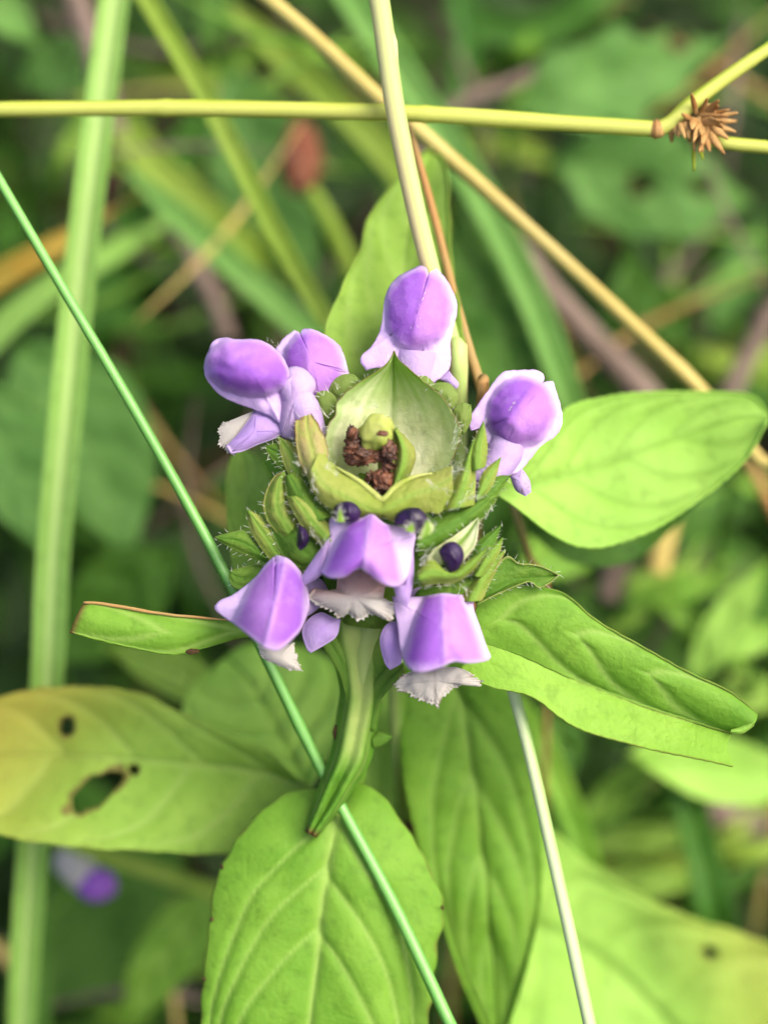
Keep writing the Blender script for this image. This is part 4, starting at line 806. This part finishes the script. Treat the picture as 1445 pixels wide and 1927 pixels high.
for lb, pts, wd, mt in (
    ('bluish green blade running from the pink stalk to the pale oval leaf', [(640, -40, 15.6), (750, 130, 15.5), (900, 360, 15.2), (1000, 560, 15), (1075, 760, 14.8)], [62, 62, 60, 56], 'blade_blue'),
    ('orange-yellow blade behind the rush stalk', [(-60, 560, 15.5), (0, 520, 15.5), (90, 470, 15.5), (150, 435, 15.7), (215, 395, 16)], [50, 48, 36, 4], 'blade_orange'),
    ('light green blade below the orange-yellow one', [(-60, 680, 15.5), (0, 620, 15.5), (90, 545, 15.6), (220, 470, 16)], [52, 52, 46, 40], 'blade'),
    ('dull green blade ending behind the sideways flower', [(330, 400, 16), (430, 490, 16), (520, 570, 16), (620, 660, 16)], [50, 52, 50], 'blade_blue'),
    ('yellow-green blade in the dark hollow', [(240, 250, 17), (300, 320, 17), (390, 400, 17), (480, 470, 17)], [60, 64, 60], 'blade_yel'),
    ('dark green blade in the hollow beside the rush', [(330, 300, 17.5), (250, 420, 17.5), (200, 540, 17.5), (190, 640, 17.5)], [70, 70, 60], 'blade_dark'),
    ('yellowish blade behind the pink stalk', [(520, 90, 16.5), (620, 180, 16.5), (720, 280, 16.5), (800, 380, 16.5)], [56, 60, 56], 'blade_yel'),
    ('yellow-green stalk of grass under the holed leaf', [(120, 1580, 14.8), (200, 1610, 14.8), (320, 1650, 14.8), (430, 1690, 14.8)], [30, 32, 32], 'blade_yel'),
    ('dark green blade under the folded leaf', [(1255, 1390, 15.5), (1290, 1500, 15.5), (1320, 1610, 15.5), (1350, 1740, 15.5)], [60, 64, 66], 'blade_dark'),
    ('fresh green blade beside the pale rush stalk', [(1010, 1380, 14.8), (1045, 1460, 14.8), (1085, 1560, 14.8), (1110, 1650, 14.8)], [46, 52, 54], 'leaf'),
    ('soft green blade beside the base of the upright grass blade', [(85, 1600, 15.2), (80, 1700, 15.2), (75, 1820, 15.2), (70, 1960, 15.2)], [46, 46, 46], 'leaf_teal'),
    ('leaf-green blade at the dark upper gap', [(900, 420, 17), (930, 480, 17), (960, 560, 16.5), (985, 640, 16.5)], [40, 44, 44], 'leaf_dark'),
    ('narrow green blade at the upper edge', [(860, -40, 18), (880, 60, 18), (870, 160, 18), (850, 260, 18)], [50, 50, 44], 'blade_dark'),
    ('yellow-green blade along the upper edge', [(900, 40, 18.5), (980, 60, 18.5), (1060, 40, 18.5), (1150, -30, 18.5)], [60, 60, 50], 'blade_dark')):
    a, b = pts[0], pts[1]; c, e = pts[-1], pts[-2]
    pts = [(1.9 * a[0] - .9 * b[0], 1.9 * a[1] - .9 * b[1], a[2])] + pts + [(1.9 * c[0] - .9 * e[0], 1.9 * c[1] - .9 * e[1], c[2] + 1.2)]
    wd = [wd[0] * .25, wd[0] * .8] + [interp(wd, q / 6) for q in range(7)] + [wd[-1] * .7, 4]
    blade('grass_blade', lb, 'grass blade', pts, wd, mt, GB, to_ground=False, nu=40, nv=8, keel=.2)
rb = random.Random(31)
for (x0, y0, x1, y1, cnt, dlo, dhi, where) in ((130, 230, 470, 560, 7, 16.5, 19, 'in the hollow behind the rush stalk'), (790, 20, 1010, 300, 4, 18, 21, 'in the dark gap above the straw'),
        (1180, 440, 1440, 700, 6, 17, 20, 'beneath the spotted blue-green leaf'), (1060, 1040, 1420, 1330, 6, 16, 18, 'among the bright shoots'), (1080, 1430, 1400, 1660, 6, 16, 18.5, 'under the folded leaf'),
        (60, 1640, 370, 1900, 5, 16, 18, 'under the holed leaf'), (300, 30, 640, 170, 4, 17.5, 19.5, 'above the rust-red seed head')):
    for k in range(cnt):
        x, y, d = rb.uniform(x0, x1), rb.uniform(y0, y1), rb.uniform(dlo, dhi); a = rb.uniform(-.6, .9) + (math.pi / 2 if rb.random() < .3 else 0); l = rb.uniform(60, 130); c = rb.uniform(-.25, .25)
        pts = [(x - math.cos(a - c) * l, y - math.sin(a - c) * l, d + .8), (x, y, d), (x + math.cos(a + c) * l, y + math.sin(a + c) * l, d + .2), (x + math.cos(a + 2 * c) * l * 2, y + math.sin(a + 2 * c) * l * 2, d + 1.2)]
        mt = rb.choice(('blade_yel', 'leaf_low', 'blade_dark', 'blade_yel', 'leaf')); tone = {'blade_yel': 'yellow-green', 'leaf_low': 'olive-green', 'blade_dark': 'dark green', 'leaf': 'fresh green'}[mt]
        blade('grass_blade', 'thin blurred %s grass blade %s' % (tone, where), 'grass blade', pts, [6, 26, 30, 24, 4], mt, 'thin %s grass blades %s' % (tone, where), nu=24, nv=6, keel=.2)
rs = random.Random(77)
for (x0, y0, x1, y1, cnt, dlo, dhi, where) in ((60, 60, 640, 330, 7, 15.5, 19, 'behind the level sedge stalk'), (150, 420, 560, 640, 6, 16, 19, 'in the hollow behind the sideways flower'), (860, 60, 1420, 330, 7, 17.8, 20, 'behind the sedge spikelets'),
        (900, 380, 1420, 720, 7, 16.5, 19.5, 'behind the golden straw'), (1040, 900, 1430, 1300, 7, 16, 18.5, 'behind the folded leaf'), (1060, 1440, 1430, 1680, 6, 16, 18.5, 'in the gap under the folded leaf'), (30, 1640, 380, 1900, 5, 16, 18, 'in the gap under the holed leaf'), (250, 760, 420, 1120, 4, 15.5, 18, 'in the dark gap beside the rush stalk')):
    for k in range(cnt):
        x, y, d = rs.uniform(x0, x1), rs.uniform(y0, y1), rs.uniform(dlo, dhi); a = rs.uniform(0, math.pi); l = rs.uniform(170, 300); c = rs.uniform(-.3, .3)
        mt, tone = rs.choice((('mauve', 'brown'), ('straw', 'straw-coloured'), ('orange_dry', 'rusty'), ('stem', 'green'), ('stem', 'green')))
        pts = [(x - math.cos(a - c) * l, y - math.sin(a - c) * l, d + rs.uniform(-.5, 1)), (x + rs.uniform(-6, 6), y + rs.uniform(-6, 6), d), (x + math.cos(a + c) * l, y + math.sin(a + c) * l, d + rs.uniform(-.5, 1.2))]
        stalk('thin_stem', 'thin blurred %s stem %s' % (tone, where), 'stem', pts, [1.5, rs.uniform(4, 7), rs.uniform(5, 9), rs.uniform(4, 7), 1.5], mt, 'thin %s stems %s' % (tone, where), to_ground=False, n=14, sides=7, wob=.2)
TW = 'dry twigs of the undergrowth'
for lb, pts, r, mt in (
    ('thick mauve twig in the top corner', [(130, -40, 17), (165, 60, 17), (195, 160, 17), (240, 280, 17.2), (300, 380, 17.6)], [24, 23, 20, 16], 'mauve'),
    ('mauve twig in the dark hollow', [(310, 390, 17), (360, 480, 17), (400, 560, 17), (430, 640, 17)], [20, 20, 18], 'mauve'),
    ('mauve twig running behind the pale oval leaf', [(900, 380, 16), (980, 480, 16), (1080, 600, 16), (1210, 740, 16), (1290, 840, 16.2)], [24, 26, 26, 24], 'mauve'),
    ('mauve twig beyond the end of the golden straw', [(1450, 580, 17), (1400, 680, 17), (1360, 770, 17), (1310, 880, 17)], [20, 20, 20], 'mauve'),
    ('dull mauve twig under the pale oval leaf', [(1230, 880, 16.5), (1200, 960, 16.5), (1170, 1040, 16.5), (1140, 1130, 16.5)], [22, 24, 24], 'mauve'),
    ('straw-coloured stem under the pale oval leaf', [(1330, 830, 16), (1290, 900, 16), (1255, 980, 16), (1235, 1080, 16)], [20, 22, 22], 'straw'),
    ('rust-brown twig beyond the pale oval leaf tip', [(1380, 820, 15.5), (1410, 870, 15.5), (1440, 930, 15.5), (1480, 1010, 15.5)], [11, 11, 11], 'orange_dry'),
    ('brown twig along the bottom edge', [(-20, 1770, 18), (60, 1830, 18), (180, 1855, 18), (380, 1870, 18)], [16, 16, 12], 'mauve'),
    ('pale brown twig at the lower corner', [(-30, 1770, 16.5), (10, 1800, 16.5), (60, 1850, 16.5), (90, 1900, 16.5)], [14, 15, 13], 'straw'),
    ('thin brown twig in the dark gap above the straw', [(770, 330, 17.5), (860, 200, 17.5), (960, 160, 17.6), (1050, 120, 17.8)], [14, 14, 12], 'mauve'),
    ('reddish twig in the gap under the dark blade', [(1330, 1520, 18), (1400, 1550, 18), (1470, 1560, 18)], [30, 30, 26], 'mauve')):
    stalk('dry_twig', lb, 'twig', pts, r, mt, TW, to_ground=False, n=30, sides=10, wob=.2)
# rust-red seed head on its stem
sh = thing('seed_head', 'blurred rust-red seed head on an olive stem', 'seed head', P(650, 480, 16.6))
blob('head', P(566, 296, 16.4), .26, M['redhead'], sh, (.85, 1.5, .85), .2, 4, 16, seed=4)
tube('stem', W3([(575, 345, 16.4), (605, 390, 16.4), (640, 460, 16.5), (680, 560, 16.8)]), [.07, .09, .10, .08], M['blade_yel'], sh, n=16, sides=8)
# small blurred flower low down
lf = thing('small_flower', 'small blurred white and violet flower below the holed leaf', 'flower', P(150, 1645, 15.3))
tube('petal_tube', W3([(112, 1608, 15.4), (135, 1625, 15.2), (160, 1650, 15.1), (185, 1668, 15.1)]), [.08, .15, .17, .14], M['lip'], lf, n=16, sides=14)
blob('tip', P(182, 1665, 15.05), .18, M['petal'], lf, (1.1, .9, .9), .15, 3, 12, seed=2)
tube('stem', [P(108, 1605, 15.4), P(90, 1660, 15.8), P(80, 1800, 17)], [.05, .05, .05], M['leaf_teal'], lf, n=12, sides=8)
for o in lf.children:
    if o.name.startswith('petal_tube'):
        n = len(o.data.vertices)
        for k, v in (('pale', .95), ('pink', .3)):
            o.data.attributes.new(k, 'FLOAT', 'POINT').data.foreach_set('value', [v] * n)

# ---------------------------------------------------------------- low ground cover, past counting
def cover(name, count, mats, zlo, zhi, smin, smax, seed, label):
    rnd = random.Random(seed); V = []; F = []; mi = []; att = []
    for k in range(count):
        y = rnd.uniform(4, 46); x = rnd.uniform(-1, 1) * (8 + y * .35); z = rnd.uniform(zlo, zhi)
        l = rnd.uniform(smin, smax); wd = l * rnd.uniform(.18, .42); az = rnd.uniform(0, 6.283); el = rnd.uniform(-.5, .9)
        t = Vector((math.cos(az) * math.cos(el), math.sin(az) * math.cos(el), math.sin(el))); lat = t.cross(Vector((0, 0, 1))).normalized(); n = lat.cross(t)
        roll = rnd.uniform(-.6, .6); lat = lat * math.cos(roll) + n * math.sin(roll)
        b = Vector((x, y, z)); b0 = len(V); m = rnd.randrange(len(mats))
        for i in range(7):
            f = i / 6; wq = wd * .5 * (math.sin(math.pi * min(1, f * .93 + .05)) ** .8); c = b + t * (l * f) - n * (l * .3 * f * f)
            V += [c - lat * wq + n * (.15 * wq), c, c + lat * wq + n * (.15 * wq)]
        for i in range(6):
            for j in range(2):
                a = b0 + i * 3 + j; F.append((a, a + 1, a + 4, a + 3)); mi.append(m)
    o = build(name, V, F, M[mats[0]], None, {'vein': [0] * len(V), 'edge': [0] * len(V), 'yellow': [0] * len(V)}, base=(0, 18, 0))
    for q in mats[1:]: o.data.materials.append(M[q])
    o.data.polygons.foreach_set('material_index', mi)
    return tag(o, label, 'ground cover', kind='stuff')
cover('undergrowth', 2200, ['leaf_shaded', 'leaf_dark', 'leaf_shaded', 'leaf_shaded'], .1, 3.0, 1.2, 3.2, 5, 'tangle of small leaves over the soil, coloured dark as if shaded')
cover('shaded_low_leaves', 1500, ['leaf_shaded', 'leaf_shaded', 'leaf_dark'], .05, 1.2, .5, 1.4, 9, 'low leaves covering the soil, colour darkened to stand in for shade')  # low leaves, not moss; their dark colour paints in shade
cover('leaf_litter', 700, ['soil', 'wither', 'soil', 'wither', 'mauve'], .05, .9, .8, 2.6, 6, 'brown dead leaves and scraps on the soil')
